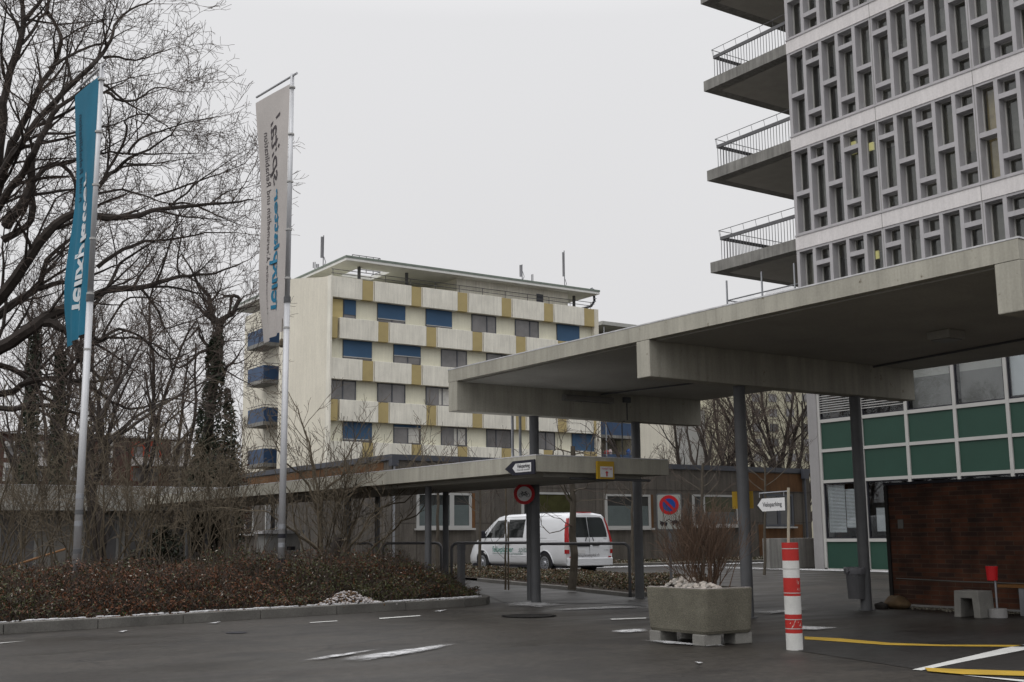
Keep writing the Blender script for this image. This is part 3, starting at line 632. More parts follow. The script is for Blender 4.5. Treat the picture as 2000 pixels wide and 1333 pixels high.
for px, y0, y1, rr, dbl in ((631, 520, 460, .10, 1), (615, 523, 512, .04, 0), (622, 520, 516, .06, 0), (1020, 546, 517, .12, 1), (1041, 548, 536, .04, 0), (1103, 560, 490, .07, 1)):
    yy = YF+5; a, b_ = atY(px, y0+8, yy), atY(px, y1, yy)
    an = MB().tube([a, (a[0], a[1], b_[2])], .04, 6).tube([(a[0]-.13, a[1], a[2]+(b_[2]-a[2])*.35), (a[0]-.13, a[1], a[2]+(b_[2]-a[2])*.95)], rr, 6)
    if dbl: an.tube([(a[0]+.05, a[1], a[2]+.3), (a[0]+.2, a[1], a[2]+.6), (a[0]+.04, a[1], a[2]+1)], .03, 4)
    an.build('antenna', M('antenna_grey', (.16,.16,.17), rough=.5) , cb)
# cable ladder curling over the roof edge at the right
c0 = [(1155,563),(1160,575),(1161,588),(1155,598),(1143,602),(1130,604)]; pts = [atY(x, y, YF+.4) for x, y in c0]
cl_ = MB().tube(pts, .10, 8)
for t in range(len(pts)-1):
    for f in (.2, .7): q = pts[t]+(pts[t+1]-pts[t])*f; cl_.tube([q+np.array([-.14,-.1,0]), q+np.array([.14,-.1,.02])], .03, 4, 1)
cl_.build('cable_duct', [mBlack, mSteel], cb)
# rear section with blue balconies on the left
ye0, ye1 = YE, float(atX(474, 800, xl+1.2)[1])
MB().box(xl+1.2, xl+11, ye0+.001, ye1, 0, PAR+.25).build('rear_wall', mCreamSide, cb)
MB().box(xl+1.18, xl+1.2, ye0+.4, ye0+2.6, 0, PAR-1.2).build('dark_glazing', mGlassD, cb)
for yt, yb in ((640, 668), (713, 745), (795, 826), (876, 902)):
    p1 = atX(514.6, yt, xl-.1); p2 = atX(483, yt+7, xl-.1); zt = float(p1[2]); zb_ = zt-1.05
    bo = MB().box(xl-.1, xl+1.25, p1[1], p2[1], zb_-.28, zb_).build('balcony', mConcDark, cb)
    MB().box(xl-.06, xl-.02, p1[1]+.04, p2[1]-.04, zb_, zt).box(xl-.02, xl+1.2, p1[1]+.04, p1[1]+.08, zb_, zt).build('balcony_front', mBlueP, bo)
    MB().tube([(xl+1.2, p1[1]+.06, zt+.18), (xl-.04, p1[1]+.06, zt+.18), (xl-.04, p2[1]-.06, zt+.18)], .025, 4).build('handrail', mRail, bo)
# right wing, set back
YW = 76.0; wx = lambda px, py: float(atY(px, py, YW)[0]); wz = lambda px, py: float(atY(px, py, YW)[2])
MB().box(wx(1236,800), wx(1320,800), YW, YW+9, 0, wz(1260,650)).build('wing_wall', mCreamSide, cb)
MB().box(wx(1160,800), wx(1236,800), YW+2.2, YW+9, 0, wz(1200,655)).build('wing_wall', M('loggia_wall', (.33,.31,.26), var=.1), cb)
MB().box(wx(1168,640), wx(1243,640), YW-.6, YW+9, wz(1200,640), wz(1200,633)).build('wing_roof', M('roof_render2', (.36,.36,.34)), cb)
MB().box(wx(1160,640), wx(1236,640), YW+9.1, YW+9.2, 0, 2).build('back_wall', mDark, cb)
for yt in (826, 888, 762, 700):
    z = wz(1200, yt); bo = MB().box(wx(1170,800), wx(1236,800)-.01, YW-.1, YW+2.2, z-1.3, z-1.05).build('balcony', mConcDark, cb)
    MB().box(wx(1170,800)+.02, wx(1236,800)-.03, YW-.06, YW-.02, z-1.05, z).build('balcony_front', mBlueP, bo)
    MB().tube([(wx(1170,800), YW-.04, z+.15), (wx(1236,800)-.03, YW-.04, z+.15)], .025, 4).build('handrail', mRail, bo)
for px, py, c in ((1184, 884, (.5,.03,.03)), (1191, 883, (.6,.5,.5)), (1227, 882, (.05,.12,.35))):
    q = atY(px, py, YW+.2); t_ = MB().tube([(q[0], q[1], q[2]-.45), (q[0], q[1], q[2]), (q[0]+.08, q[1], q[2]+.2)], [.14, .2, .08], 7).build('potted_decoration', M('pot_%d' % px, c), at=(q[0], q[1], q[2]-.45))
    tag(t_, {1184:'tiny red ornament on the blue balcony of the right wing', 1191:'tiny pale pink ornament beside the red one on the blue balcony', 1227:'tiny blue figure at the right end of the blue balcony rail'}[px], 'ornament')
MB().tube([(wx(1176,760), YW-.4, 0), (wx(1176,760), YW-.4, wz(1176,640))], .06, 6).build('downpipe', mSteel, cb)
# ------------------------------------------------------------------ timber-clad pavilion
YP = 36.6; px_ = lambda x, y=1000: float(atY(x, y, YP)[0]); pz_ = lambda x, y: float(atY(x, y, YP)[2])
pv = tag(empty('timber_pavilion', (30, YP, 0)), 'long low pavilion clad in weathered grey-brown boards with a slate-coloured roof edge', 'building')
X0, X1, ZP = 19.7, 41.05, 4.03
MB().box(X0, X1, YP, YP+.25, .05, ZP-.2).box(X0, X0+.25, YP+.251, 60, .05, ZP-.2).box(X0+.26, X1, YP+.26, 60, 0, ZP-.25).build('board_wall', mWood, pv)
MB().box(X0-.06, X1+.06, YP-.06, YP+.3, ZP-.2, ZP).box(X0-.06, X0+.3, YP+.301, 60, ZP-.2, ZP).build('roof_edge', mCapM, pv)
bt = MB()
rg = random.Random(8); x = X0+.3
while x < X1:
    bt.box(x, x+.012, YP-.004, YP+.001, .08, ZP-.21); x += rg.choice((.35, .7, 1.05, 1.4))
bt.box(X0, X1, YP-.006, YP+.001, 1.62, 1.635); bt.box(X0, X1, YP-.006, YP+.001, 2.95, 2.965)
y = YP+.4
while y < 59: bt.box(X0-.004, X0+.001, y, y+.012, .08, ZP-.21); y += rg.choice((.35, .7, 1.05))
bt.build('board_joints', M('joint_dark', (.03,.026,.022)), pv)
MB().box(px_(1480), X1-.6, YP-.012, YP-.007, .1, 1.55).box(px_(1455,930), X1-.5, YP-.012, YP-.007, 3.0, ZP-.25).build('fresh_boards', mWoodO, pv)
MB().box(X0-.012, X0-.006, YP+.6, 50, ZP-.8, ZP-.25).build('fresh_boards', mWoodO, pv)
q = px_(765); MB().box(X0-.16, X0+.12, YP-.30, YP-.061, ZP-.42, ZP-.02).tube([(X0, YP-.18, ZP-.4), (X0, YP-.18, .1)], .045, 8, 1).build('downpipe', [mCapM, mSteel], pv)
MB().tube([(X1-.45, YP-.12, ZP-.3), (X1-.45, YP-.12, .1)], .05, 8).box(X1-.6, X1-.3, YP-.25, YP-.062, ZP-.45, ZP-.02).build('downpipe', mCapM, pv)
for (xa, xb_, ya, yb, kind) in ((815,918,963,1032,0), (1020,1122,962,1032,1), (1183,1268,966,1032,0), (1354,1439,967,1028,1), (1493,1547,966,1029,2)):
    a, c = px_(xa), px_(xb_); z1, z2 = pz_((xa+xb_)/2, yb), pz_((xa+xb_)/2, ya); fm = mFrameW if kind < 2 else mCapM
    wo_ = MB().box(a-.05, a+.06, YP-.05, YP-.002, z1, z2).box(c-.06, c+.05, YP-.05, YP-.002, z1, z2).box(a+.061, c-.061, YP-.05, YP-.002, z2-.08, z2).box(a+.061, c-.061, YP-.05, YP-.002, z1, z1+.09)
    ms_ = a+(c-a)*(.64 if kind == 0 else .22 if kind == 1 else .5); wo_.box(ms_-.09, ms_+.09, YP-.048, YP-.002, z1+.091, z2-.081)
    wo_ = wo_.build('window', fm, pv)
    MB().box(a+.062, c-.062, YP-.02, YP-.003, z1+.09, z2-.08).build('pane', mGlassD, wo_)
    MB().box(a-.15, c+.15, YP-.16, YP-.051, z1-.07, z1-.002).build('sill', mFrameL, wo_)
    if kind == 0:
        bl = MB(); zt = z1+(z2-z1)*.66
        for s_, e_ in ((a+.08, ms_-.1), (ms_+.1, c-.08)):
            for q in range(26): zz = z1+.1+(zt-z1-.1)*q/26; bl.box(s_, e_, YP-.032, YP-.021, zz, zz+(zt-z1-.1)/26*.7)
        bl.build('pleated_blind', M('teal_blind_%d' % xa, (.14,.17,.17), var=.1), wo_)
        MB().box(c+.055, c+.2, YP-.03, YP-.002, z1, z2).build('reveal_board', mWoodO, wo_)
    if kind == 1: MB().box(ms_+.1, c-.07, YP-.032, YP-.021, z1+.1, z1+(z2-z1)*.45).build('pleated_blind', M('grey_blind_%d' % xa, (.10,.11,.11), var=.1), wo_); MB().box(ms_+.1, c-.07, YP-.026, YP-.0205, z1+(z2-z1)*.45, z2-.09).build('painted_reflection', M('olive_reflection_paint_%d' % xa, (.05,.05,.02), rough=.2, var=.3), wo_)  # olive sheet over the upper pane paints a reflection into its colour
# windows in the side of the pavilion
for ya_, yb_ in ((438,452), (465,497), (520,560), (400,418)):
    a = float(atX(yb_, 990, X0)[1]); c = float(atX(ya_, 990, X0)[1]); z1, z2 = 1.35, 2.7
    wo_ = MB().box(X0-.05, X0-.002, a, a+.12, z1, z2).box(X0-.05, X0-.002, c-.12, c, z1, z2).box(X0-.05, X0-.002, a+.121, c-.121, z2-.1, z2).box(X0-.05, X0-.002, (a+c)/2-.08, (a+c)/2+.08, z1+.1, z2-.101).build('window', mFrameW, pv)
    MB().box(X0-.02, X0-.003, a+.121, c-.121, z1, z2-.1).build('pane', mGlassD, wo_); MB().box(X0-.2, X0-.002, a-.1, c+.1, z1-.08, z1-.001).build('sill', mFrameW, wo_)
# pale concrete meter housing under the walkway
q = atD(553, 1040, 27.5); tag(MB().box(q[0]-.42, q[0]+.42, q[1], q[1]+.5, 0, 1.25).box(q[0]-.52, q[0]+.5, q[1]-.06, q[1]+.56, 1.25, 1.33, 1).box(q[0]+.1, q[0]+.3, q[1]-.006, q[1], .88, .96, 2).build('meter_cabinet', [M('cabinet_concrete', (.27,.27,.26), var=.1, streak=.2), mSnowP, mBlack], at=(q[0],q[1],0)), 'grey concrete cabinet with snowy lid behind the pale flagpole', 'cabinet')

# ------------------------------------------------------------------ low glazed building at the left end of the walkway
gb = tag(empty('glazed_annex', (4, 34.5, 0)), 'low flat-roofed annex with pale fascia and dark glazing, half hidden by bare shrubs at left', 'building')
MB().box(-10, 12.7, 33.7, 42, 1.95, 2.62).build('roof_fascia', M('annex_concrete', (.33,.32,.29), var=.08, streak=.2), gb)
MB().box(-10.01, 12.7, 33.69, 42, 2.621, 2.64).build('snow_layer', mSnowP, gb)
MB().box(-10, 12.5, 34.8, 41.5, 0, 1.95).build('wall', M('annex_wall', (.30,.285,.26), var=.2, scale=1), gb)
for i in range(18):
    x = -8+1.12*i
    if i % 3 != 2:
        wo_ = MB().box(x, x+.07, 34.73, 34.799, .35, 1.85).box(x+.95, x+1.02, 34.73, 34.799, .35, 1.85).box(x+.07, x+.95, 34.73, 34.799, 1.78, 1.85).box(x+.07, x+.95, 34.73, 34.799, .35, .42).build('window', mFrameL, gb); MB().box(x+.07, x+.95, 34.76, 34.798, .42, 1.78).build('pane', mGlassC, wo_)
for i in range(7): MB().cyl(-7+3.2*i, 34.1, 0, 1.95, .06, 10).build('column', mSteelD, gb)
# ------------------------------------------------------------------ brick terrace far left and pale high-rise far right
YT = 78.0; tx = lambda x, y=900: float(atY(x, y, YT)[0]); tz = lambda x, y: float(atY(x, y, YT)[2])
tb = tag(empty('brick_terrace', (tx(200), YT, 0)), 'distant flat-roofed red brick terrace with white balcony bands behind the bare trees', 'building')
MB().box(tx(-260), tx(372), YT, YT+9, 0, tz(250,856)).build('wall', M('terrace_brick', (.075,.040,.032), var=.2, scale=.7), tb)
MB().box(tx(-260)-.3, tx(372)+.3, YT-.3, YT+9, tz(250,856)+.001, tz(250,852)).build('roof_edge', mSnowP, tb)
for px in (70, 150, 205, 268, 300, 345, 20):
    for ya, yb in ((872, 895), (914, 940)):
        a, c = tx(px-9), tx(px+10); z1, z2 = tz(px, yb), tz(px, ya)
        wo_ = MB().box(a-.12, a, YT-.12, YT-.002, z1, z2).box(c, c+.12, YT-.12, YT-.002, z1, z2).box(a-.12, c+.12, YT-.12, YT-.002, z2+.001, z2+.3).build('window', M('vermilion_frame', (.28,.05,.025), var=.1) if px in (268, 300) else mFrameL, tb)
        MB().box(a, c, YT-.05, YT-.002, z1, z2).build('pane', mGlassC, wo_)
MB().box(tx(255), tx(372), YT-1.2, YT-.15, tz(300,912), tz(300,897)).box(tx(40), tx(95), YT-1.2, YT-.15, tz(60,912), tz(60,897)).build('balcony', M('white_balcony', (.4,.38,.37), var=.08), tb)
YH = 125.0; hx = lambda x, y=850: float(atY(x, y, YH)[0]); hz = lambda x, y: float(atY(x, y, YH)[2])
hb = tag(empty('high_rise', (hx(1520), YH, 0)), 'pale yellowish high-rise far behind the bare trees, seen between canopy and pavilion', 'building')
MB().box(hx(1425), hx(1680), YH, YH+14, 0, hz(1500,690)).build('wall', M('highrise_render', (.42,.40,.30), var=.08, scale=.3), hb)
MB().box(hx(1300), hx(1424), YH+5, YH+15, 0, hz(1350,790)).build('wall', M('highrise_render2', (.34,.34,.33), var=.08, scale=.3), hb)
rg = random.Random(3)
for cxp in range(1438, 1640, 33):
    for ry in range(770, 905, 29):
        a, c = hx(cxp), hx(cxp+15); z2, z1 = hz(cxp, ry), hz(cxp, ry+15)
        MB().box(a, c, YH-.1, YH-.002, z1, z2).build('window', rg.choice((mGlassC, mGlassD, mGlassC)), hb)

# ------------------------------------------------------------------ flagpoles and banners
def fitted(mb, body, width, height, fn, bold=0.0, m=0, shear=0.0):
    wd = MB().text(body, 1.0, lambda a, b: (a, b, 0), 0, 0, shear); k = width/wd
    mb.text(body, 1.0, lambda a, b: fn(a*k, b*height), m, bold/height, shear)
def flagpole(px, pyb, pxt, pyt, Yp, label, group):
    b0 = atY(px, pyb, Yp); base = np.array([b0[0], Yp, 0.0]); top = float(atY(pxt, pyt, Yp)[2])
    # poles stand upright; place the shaft through the middle of the pixel line
    xm = (float(atY(px, pyb, Yp)[0])+float(atY(pxt, pyt, Yp)[0]))/2; base[0] = xm
    ro_ = tag(empty('flagpole', base), label, 'flagpole', group)
    h = top; x, y = base[0], base[1]; zj = h*.56
    MB().tube([(x,y,0),(x,y,zj)], [.060,.050], 16).build('lower_shaft', mAlu, ro_, smooth=True)
    MB().tube([(x,y,zj),(x,y,h)], [.046,.033], 16).build('upper_shaft', mAlu, ro_, smooth=True)
    MB().cyl(x, y, zj-.05, zj+.05, .06, 16).build('joint_collar', mSteelD, ro_)
    MB().cyl(x, y, 0, .05, .14, 16).build('foot_plate', mSteel, ro_)
    for i in range(6): z = h-.25-i*.86; MB().cyl(x, y, z-.014, z+.014, .056, 14).build('slide_ring', mFrameL, ro_)
    return ro_, x, y, h
def stickers(ro_, x, y, zs, cols_):
    for i, z in enumerate(zs): MB().tube([(x,y,z),(x,y,z+.07)], .0605, 16).build('sticker', cols_[i % len(cols_)], ro_)
def banner(name, label, x, y, h, arm_len, hd0, hd1, drop, m, wave, lines, gathered=0.0):
    """cloth hung from a level arm; u from the pole outwards, s down from the arm"""
    n_, k_ = 14, 60
    def pt(u, s, push=0.0):
        t = s/drop; hd = R(hd0+(hd1-hd0)*t**1.3); out = .075+.02*math.sin(9*t)*(t*(1-t))+u*(1-gathered*t)
        off = wave*math.sin(6.5*t+2.2*u/arm_len+.6)*(.25+u/arm_len)*(.3+t)+.03*math.sin(17*u/arm_len+4*t)*t
        dx, dy = math.sin(hd), math.cos(hd)
        return np.array([x+dx*out-dy*(off+push)*1.0, y+dy*out+dx*(off+push), h-.16-s-.10*(u/arm_len)*math.sin(math.pi*min(1, t*1.2))*.5-(.10 if s > drop*.97 else 0)*(u/arm_len)])
    b = MB(); vs = [pt(arm_len*i/n_, drop*j/k_) for j in range(k_+1) for i in range(n_+1)]
    b.add(vs, [(j*(n_+1)+i, j*(n_+1)+i+1, (j+1)*(n_+1)+i+1, (j+1)*(n_+1)+i) for j in range(k_) for i in range(n_)])
    fo = b.build(name, m, at=(x, y, h), smooth=True); tag(fo, label, 'flag')
    for body, size, s0, u0, mt, bold, shear, ln_ in lines:
        tb_ = MB()
        # text runs upward along the cloth and its letter tops point to the pole (seen from the back: mirrored)
        fitted(tb_, body, ln_, size, lambda a, c_: pt(min(max(u0-c_, 0), arm_len), max(s0-a, 0), .006), bold, 0, shear)
        tb_.build('printed_text', mt, fo)
        tb_ = MB(); fitted(tb_, body, ln_, size, lambda a, c_: pt(min(max(u0-c_, 0), arm_len), max(s0-a, 0), -.006), bold, 0, shear); tb_.build('printed_text', mt, fo)
    return fo
def arm(ro_, x, y, h, L, hd):
    d = np.array([math.sin(R(hd)), math.cos(R(hd)), 0]); p = np.array([x, y, h-.03])
    MB().tube([p-d*.16, p+d*L], .021, 8).build('banner_arm', mAlu, ro_)
ro1, x1, y1, h1 = flagpole(141, 1120, 206, 128, 18.1, 'silver flagpole carrying the teal banner, left of the other', 'flagpoles in the planting bed')
arm(ro1, x1, y1, h1, 1.22, -4); stickers(ro1, x1, y1, (1.35, 1.52, 1.75, .95), [mSteel, mSteelD])
ro2, x2, y2, h2 = flagpole(550, 1112, 570, 145, 18.4, 'silver flagpole carrying the pale grey banner, right of the other', 'flagpoles in the planting bed')
arm(ro2, x2, y2, h2, 1.32, -6); stickers(ro2, x2, y2, (1.0, 1.15, 1.3, .75), [mSteel, mBlack])
banner('banner', 'teal blue banner with white mirrored lettering on the left flagpole', x1, y1, h1, 1.12, -5, 0, 4.12, mTeal, .06,
       [('felixplatter', .46, 3.70, .66, mTextWhite, .012, 0, 2.25), ('n und Rehabilitation', .22, 1.85, .86, mTextTealDk, .003, 0, 1.45)], .10)
banner('banner', 'pale grey banner with teal and dark mirrored lettering on the right flagpole', x2, y2, h2, 1.22, -7, 3, 4.42, mCloth, .05,
       [('felixplatter', .44, 4.0, .66, mTextTeal, .010, 0, 2.2), ('spital', .50, 1.72, .66, mTextDark, .002, .35, 1.30), ('Universitäre Altersmedizin und Rehabilitation', .24, 4.05, .93, mTextDark, 0, 0, 3.4)], .22)
# rope weight hanging under the pale banner
q = np.array([x2-.02, y2+.14, h2-4.72]); tag(MB().tube([q+np.array([0,0,.35]), q], .006, 4).tube([q, q-np.array([0,0,.04]), q-np.array([0,0,.12]), q-np.array([0,0,.15])], [.02,.045,.05,.03], 8).build('rope_weight', mBark2, at=q), 'small dark rope weight hanging under the pale grey banner', 'weight')

# ------------------------------------------------------------------ signs
zx = lambda u, v, c: (lambda a, b: c+u*a+v*b)
UZ = np.array([0, 0, 1.0])
def plane_fn(c, u, v=UZ): c = np.array(c, float); u = np.array(u, float); return lambda a, b: c+u*a+v*b
# arrow sign on the fascia of the walkway (runs along Y, reads from the west)
yA, yB = float(atX(1046, 915, LX0-.03)[1]), float(atX(988, 915, LX0-.03)[1]); zc = float(atX(1020, 914, LX0-.03)[2]); hw = float(atX(1046, 897.5, LX0-.03)[2]-atX(1046, 926, LX0-.03)[2])/2
f = plane_fn((LX0-.03, yA, zc), (0, 1, 0)); Lg = yB-yA
sg = MB(); outl = [f(0, -hw), f(0, hw), f(Lg*.72, hw), f(Lg, 0), f(Lg*.72, -hw)]; sg.prism(outl, (-.02, 0, 0))
sg = sg.build('direction_sign', M('sign_navy', (.012,.012,.022), rough=.5, var=.1), at=f(Lg/2, 0)); tag(sg, 'dark navy arrow sign reading Veloparking on the corner of the low walkway roof', 'sign')
pn = MB(); x_ = (-.024, 0, 0); pn.prism([f(Lg*.10, -hw*.62)+x_, f(Lg*.10, hw*.62)+x_, f(Lg*.62, hw*.62)+x_, f(Lg*.72, 0)+x_, f(Lg*.62, -hw*.62)+x_], (-.003, 0, 0)); pn.build('white_panel', mSignWhite, sg)
tt = MB(); fitted(tt, 'Veloparking', Lg*.42, hw*.75, lambda a, b: f(Lg*.56-a, b-hw*.02)+np.array([-.029, 0, 0]), .002); fitted(tt, 'Fahrräder abstellen', Lg*.42, hw*.36, lambda a, b: f(Lg*.56-a, b-hw*.42)+np.array([-.029, 0, 0])); tt.build('lettering', mBlack, sg)
# yellow framed notice on the end face
ys_ = LY0-.03; a, c = float(atY(1165.5, 918, ys_)[0]), float(atY(1198, 918, ys_)[0]); z2, z1 = float(atY(1180, 901.5, ys_)[2]), float(atY(1180, 936, ys_)[2])
yn = MB().box(a, c, ys_-.02, ys_+.02, z1, z2).build('notice_sign', mSignY, at=((a+c)/2, ys_, z1)); tag(yn, 'yellow notice with white panel and red arrow on the end of the walkway roof', 'sign')
w_ = c-a; h_ = z2-z1; f = plane_fn((a, ys_-.026, z1), (1, 0, 0))
MB().prism([f(w_*.16, h_*.1), f(w_*.90, h_*.1), f(w_*.90, h_*.70), f(w_*.16, h_*.70)], (0, .004, 0)).build('white_panel', mSignWhite, yn)
f = plane_fn((a, ys_-.030, z1), (1, 0, 0)); ar = MB(); cx_ = w_*.53
ar.poly([f(cx_-.012, h_*.14), f(cx_+.012, h_*.14), f(cx_+.012, h_*.34), f(cx_-.012, h_*.34)]).poly([f(cx_-.035, h_*.34), f(cx_+.035, h_*.34), f(cx_, h_*.46)]); ar.build('arrow', mSignRed, yn)
tt = MB(); tt.text('Notfall', .045, lambda q, b: f(w_*.22+q, h_*.53+b)); tt.text('Taxi', .045, lambda q, b: f(w_*.62+q, h_*.53+b)); tt.build('lettering', mSignRed, yn)
# round no-cycling sign on the front column, turned to the road
cS = np.array([12.0, 17.0, 0]); q = atD(1024, 965, math.hypot(12.0, 17.0)-.13); vd = np.array([q[0], q[1], 0]); vd /= np.hypot(*vd[:2]); ru = np.array([vd[1], -vd[0], 0]); C0 = q
r_s = 20.3*math.hypot(*q[:2])/FPX*1.0
ns = MB(); ns.disc(C0+vd*.012, ru, UZ, r_s, 36).disc(C0, ru, UZ, r_s, 36, 0, r_s*.70)
ring = [(C0+(ru*math.cos(t*.1745)+UZ*math.sin(t*.1745))*r_s) for t in range(36)]
ns.add(ring+[p+vd*.012 for p in ring], [(i, (i+1) % 36, 36+(i+1) % 36, 36+i) for i in range(36)])
ns = ns.build('traffic_sign', mSignRed, at=C0); tag(ns, 'round red-rimmed sign with a black bicycle on the front canopy column', 'sign')
MB().disc(C0+vd*.003, ru, UZ, r_s*.705, 32).build('white_disc', mSignWhite, ns)
f = plane_fn(C0-vd*.004, ru); bi = MB(); k = r_s
def stroke(mb, fn, pts, wd):
    for (x0_, y0_), (x1_, y1_) in zip(pts[:-1], pts[1:]):
        L_ = math.hypot(x1_-x0_, y1_-y0_); nx, ny = -(y1_-y0_)/L_*wd/2, (x1_-x0_)/L_*wd/2
        mb.poly([fn(x0_+nx, y0_+ny), fn(x1_+nx, y1_+ny), fn(x1_-nx, y1_-ny), fn(x0_-nx, y0_-ny)])
for cx_ in (-.33, .33): bi.disc(f(cx_*k, -.12*k), ru, UZ, .20*k, 20, 0, .165*k)
for pl in ([(-.33,-.12),(-.13,.12),(.20,.12)], [(-.13,.12),(.0,-.12),(.33,-.12)], [(-.0,-.12),(.20,.12)], [(.33,-.12),(.17,.22),(.27,.24)], [(-.0,-.12),(-.16,.2)], [(-.23,.21),(-.09,.21)], [(-.33,-.12),(.0,-.12)]): stroke(bi, f, [(x*-k, y*k) for x, y in pl], .05*k)
bi.build('bicycle_symbol', mBlack, ns)
# no-parking / tow-away sign on its own post
q = atD(1307, 1000, 25.4); vd = np.array([q[0], q[1], 0]); vd /= np.hypot(*vd[:2]); ru = np.array([vd[1], -vd[0], 0]); sc_ = math.hypot(*q[:2])/FPX
np_ = tag(empty('no_parking_sign', (q[0], q[1], 0)), 'grey rectangular sign with red and blue no-parking disc above a tow-truck symbol', 'sign')
w_, h_ = 24.5*sc_, 35*sc_; f = plane_fn(q, ru)
def rrect(fn, w, h, r): return [fn(sx*(w-r)+r*math.cos(t), sy*(h-r)+r*math.sin(t)) for sx, sy, t0 in ((1,1,0),(-1,1,math.pi/2),(-1,-1,math.pi),(1,-1,1.5*math.pi)) for t in [t0+math.pi/2*i/5 for i in range(6)]]
MB().prism(rrect(f, w_, h_, .05), vd*.015).build('plate_rim', mSteelD, np_)
f2 = plane_fn(q-vd*.003, ru); MB().prism(rrect(f2, w_*.90, h_*.93, .035), vd*.002).build('plate_face', mSignGrey, np_)
f3 = plane_fn(q-vd*.007, ru); cc = f3(0, 13*sc_); rr_ = 18.5*sc_
MB().disc(cc, ru, UZ, rr_, 32, 0, rr_*.66).build('red_ring', mSignRed, np_); MB().disc(cc-vd*.001, ru, UZ, rr_*.665, 32).build('blue_disc', mSignBlue, np_)
f4 = plane_fn(cc-vd*.004, ru); sb_ = MB(); stroke(sb_, f4, [(-rr_*.52, rr_*.52), (rr_*.52, -rr_*.52)], rr_*.26); sb_.build('red_bar', mSignRed, np_)
tk = MB(); s1 = sc_; g_ = lambda a, b: f3(a*s1, (b-21)*s1)
tk.poly([g_(-18,-3), g_(-4,-3), g_(-4,1), g_(-9,1), g_(-18,4)]).poly([g_(3,0), g_(18,-3), g_(18,2), g_(14,5), g_(9,5), g_(4,3)])
for a, b in ((-14,-4), (-7,-4), (7,-2.5), (14.5,-4)): tk.disc(g_(a, b)-vd*.001, ru, UZ, 2.2*s1, 12)
stroke(tk, lambda a, b: f3(a, b), [(-10*s1, -20*s1), (-1*s1, -14*s1), (5*s1, -18*s1)], 1.3*s1); tk.build('tow_symbol', mBlack, np_)
MB().tube([q*np.array([1,1,0])+vd*.05, q+vd*.05+UZ*h_*.8], .03, 10).build('post', mRail, np_)
# yellow board strapped behind the second-beam column
q = atD(1451, 977, math.hypot(12.1, 12.02)+.12); vd = np.array([q[0], q[1], 0]); vd /= np.hypot(*vd[:2]); ru = np.array([vd[1], -vd[0], 0]); sc_ = math.hypot(*q[:2])/FPX; f = plane_fn(q, ru)
tag(MB().prism([f(-20*sc_, -16.5*sc_), f(19.5*sc_, -16*sc_), f(19.5*sc_, 16.5*sc_), f(-20*sc_, 16*sc_)], vd*.02).build('notice_board', mSignY, at=q), 'back of a plain yellow board strapped behind the canopy column by the planter', 'sign')

# ------------------------------------------------------------------ bollard with the hanging Veloparking arrow
q = atZ(1554.5, 1271); bx, by = float(q[0])+.05, float(q[1])+.06; H_ = 1.06; r_b = .083
bo = tag(empty('bollard', (bx, by, 0)), 'tall round red and white striped bollard at the roadside', 'bollard')
b = MB(); lv = [0, .165, .35, .53, .71, .88, H_]
for i in range(6): b.tube([(bx, by, lv[i]), (bx, by, lv[i+1])], r_b, 24, i % 2, cap=(i in (0, 5)))
b.build('striped_tube', [mWhite, mRed], bo)
rb_ = MB()
for z in (.21, .30, .56, .80, 1.0): rb_.disc((bx, by, z), (1,0,0), (0,1,0), r_b+.003, 24, 0, r_b-.01); rb_.tube([(bx,by,z-.004),(bx,by,z+.004)], r_b+.002, 24, 0, cap=False)
rb_.build('wire_band', mFrameL, bo)
g_ = MB()
rg = random.Random(5)
for i in range(20):   # scratched marks and remains of stickers on the paint
    a = rg.uniform(3.3, 5.6); z = rg.choice((.22, .25, .28, .24, .6, .65)) + rg.uniform(-.02, .03); w_ = rg.uniform(.004, .014); rr_ = r_b+.0015
    z2 = z+rg.uniform(.004, .03); da = w_/r_b
    g_.poly([(bx+rr_*math.cos(a), by+rr_*math.sin(a), z), (bx+rr_*math.cos(a+da*.4), by+rr_*math.sin(a+da*.4), z-.003), (bx+rr_*math.cos(a+da), by+rr_*math.sin(a+da), z2), (bx+rr_*math.cos(a+da*.7), by+rr_*math.sin(a+da*.7), z2+.004)], 0)
g_.build('paint_scratches', M('chipped_paint', (.55,.47,.42)), bo)
sp_ = tag(empty('hanging_sign', (bx-.02, by, H_)), 'white Veloparking arrow hung from a thin pole standing in the striped bollard', 'sign')
t0 = np.array([bx-.02, by, H_-.02]); t1 = atD(1540, 953, math.hypot(bx, by)+.02)
MB().tube([t0, t1], .0145, 8).build('stick', M('pale_wood', (.30,.27,.21), rough=.8), sp_)
e0_ = t0+(t1-t0)*.94; vd = np.array([bx, by, 0]); vd /= np.hypot(*vd[:2]); ru = np.array([vd[1], -vd[0], 0])*.97+vd*-.22; ru /= np.linalg.norm(ru); sc_ = math.hypot(bx, by)/FPX
e1_ = e0_-ru*56*sc_; e1_[2] -= 3*sc_
MB().tube([e0_, e1_], .006, 6).tube([e1_, e1_-UZ*.045], .004, 4).tube([e0_-ru*.05, e0_-ru*.05-UZ*.05], .004, 4).build('crossbar', mSteel, sp_)
cS = atD(1506, 986, math.hypot(bx, by)); f = plane_fn(cS, ru); tl = .035
k = sc_; g_ = lambda a, b: f(a*k, b*k+a*k*tl)
MB().prism([g_(-26, 0), g_(-17, 12), g_(26, 12), g_(26, -12), g_(-17, -12)], vd*.012).build('arrow_panel', mSignWhite, sp_)
MB().prism([g_(-29, -1)+vd*.013, g_(-22, 9)+vd*.013, g_(-22, -9)+vd*.013], vd*.006).build('arrow_tip', mBlack, sp_)
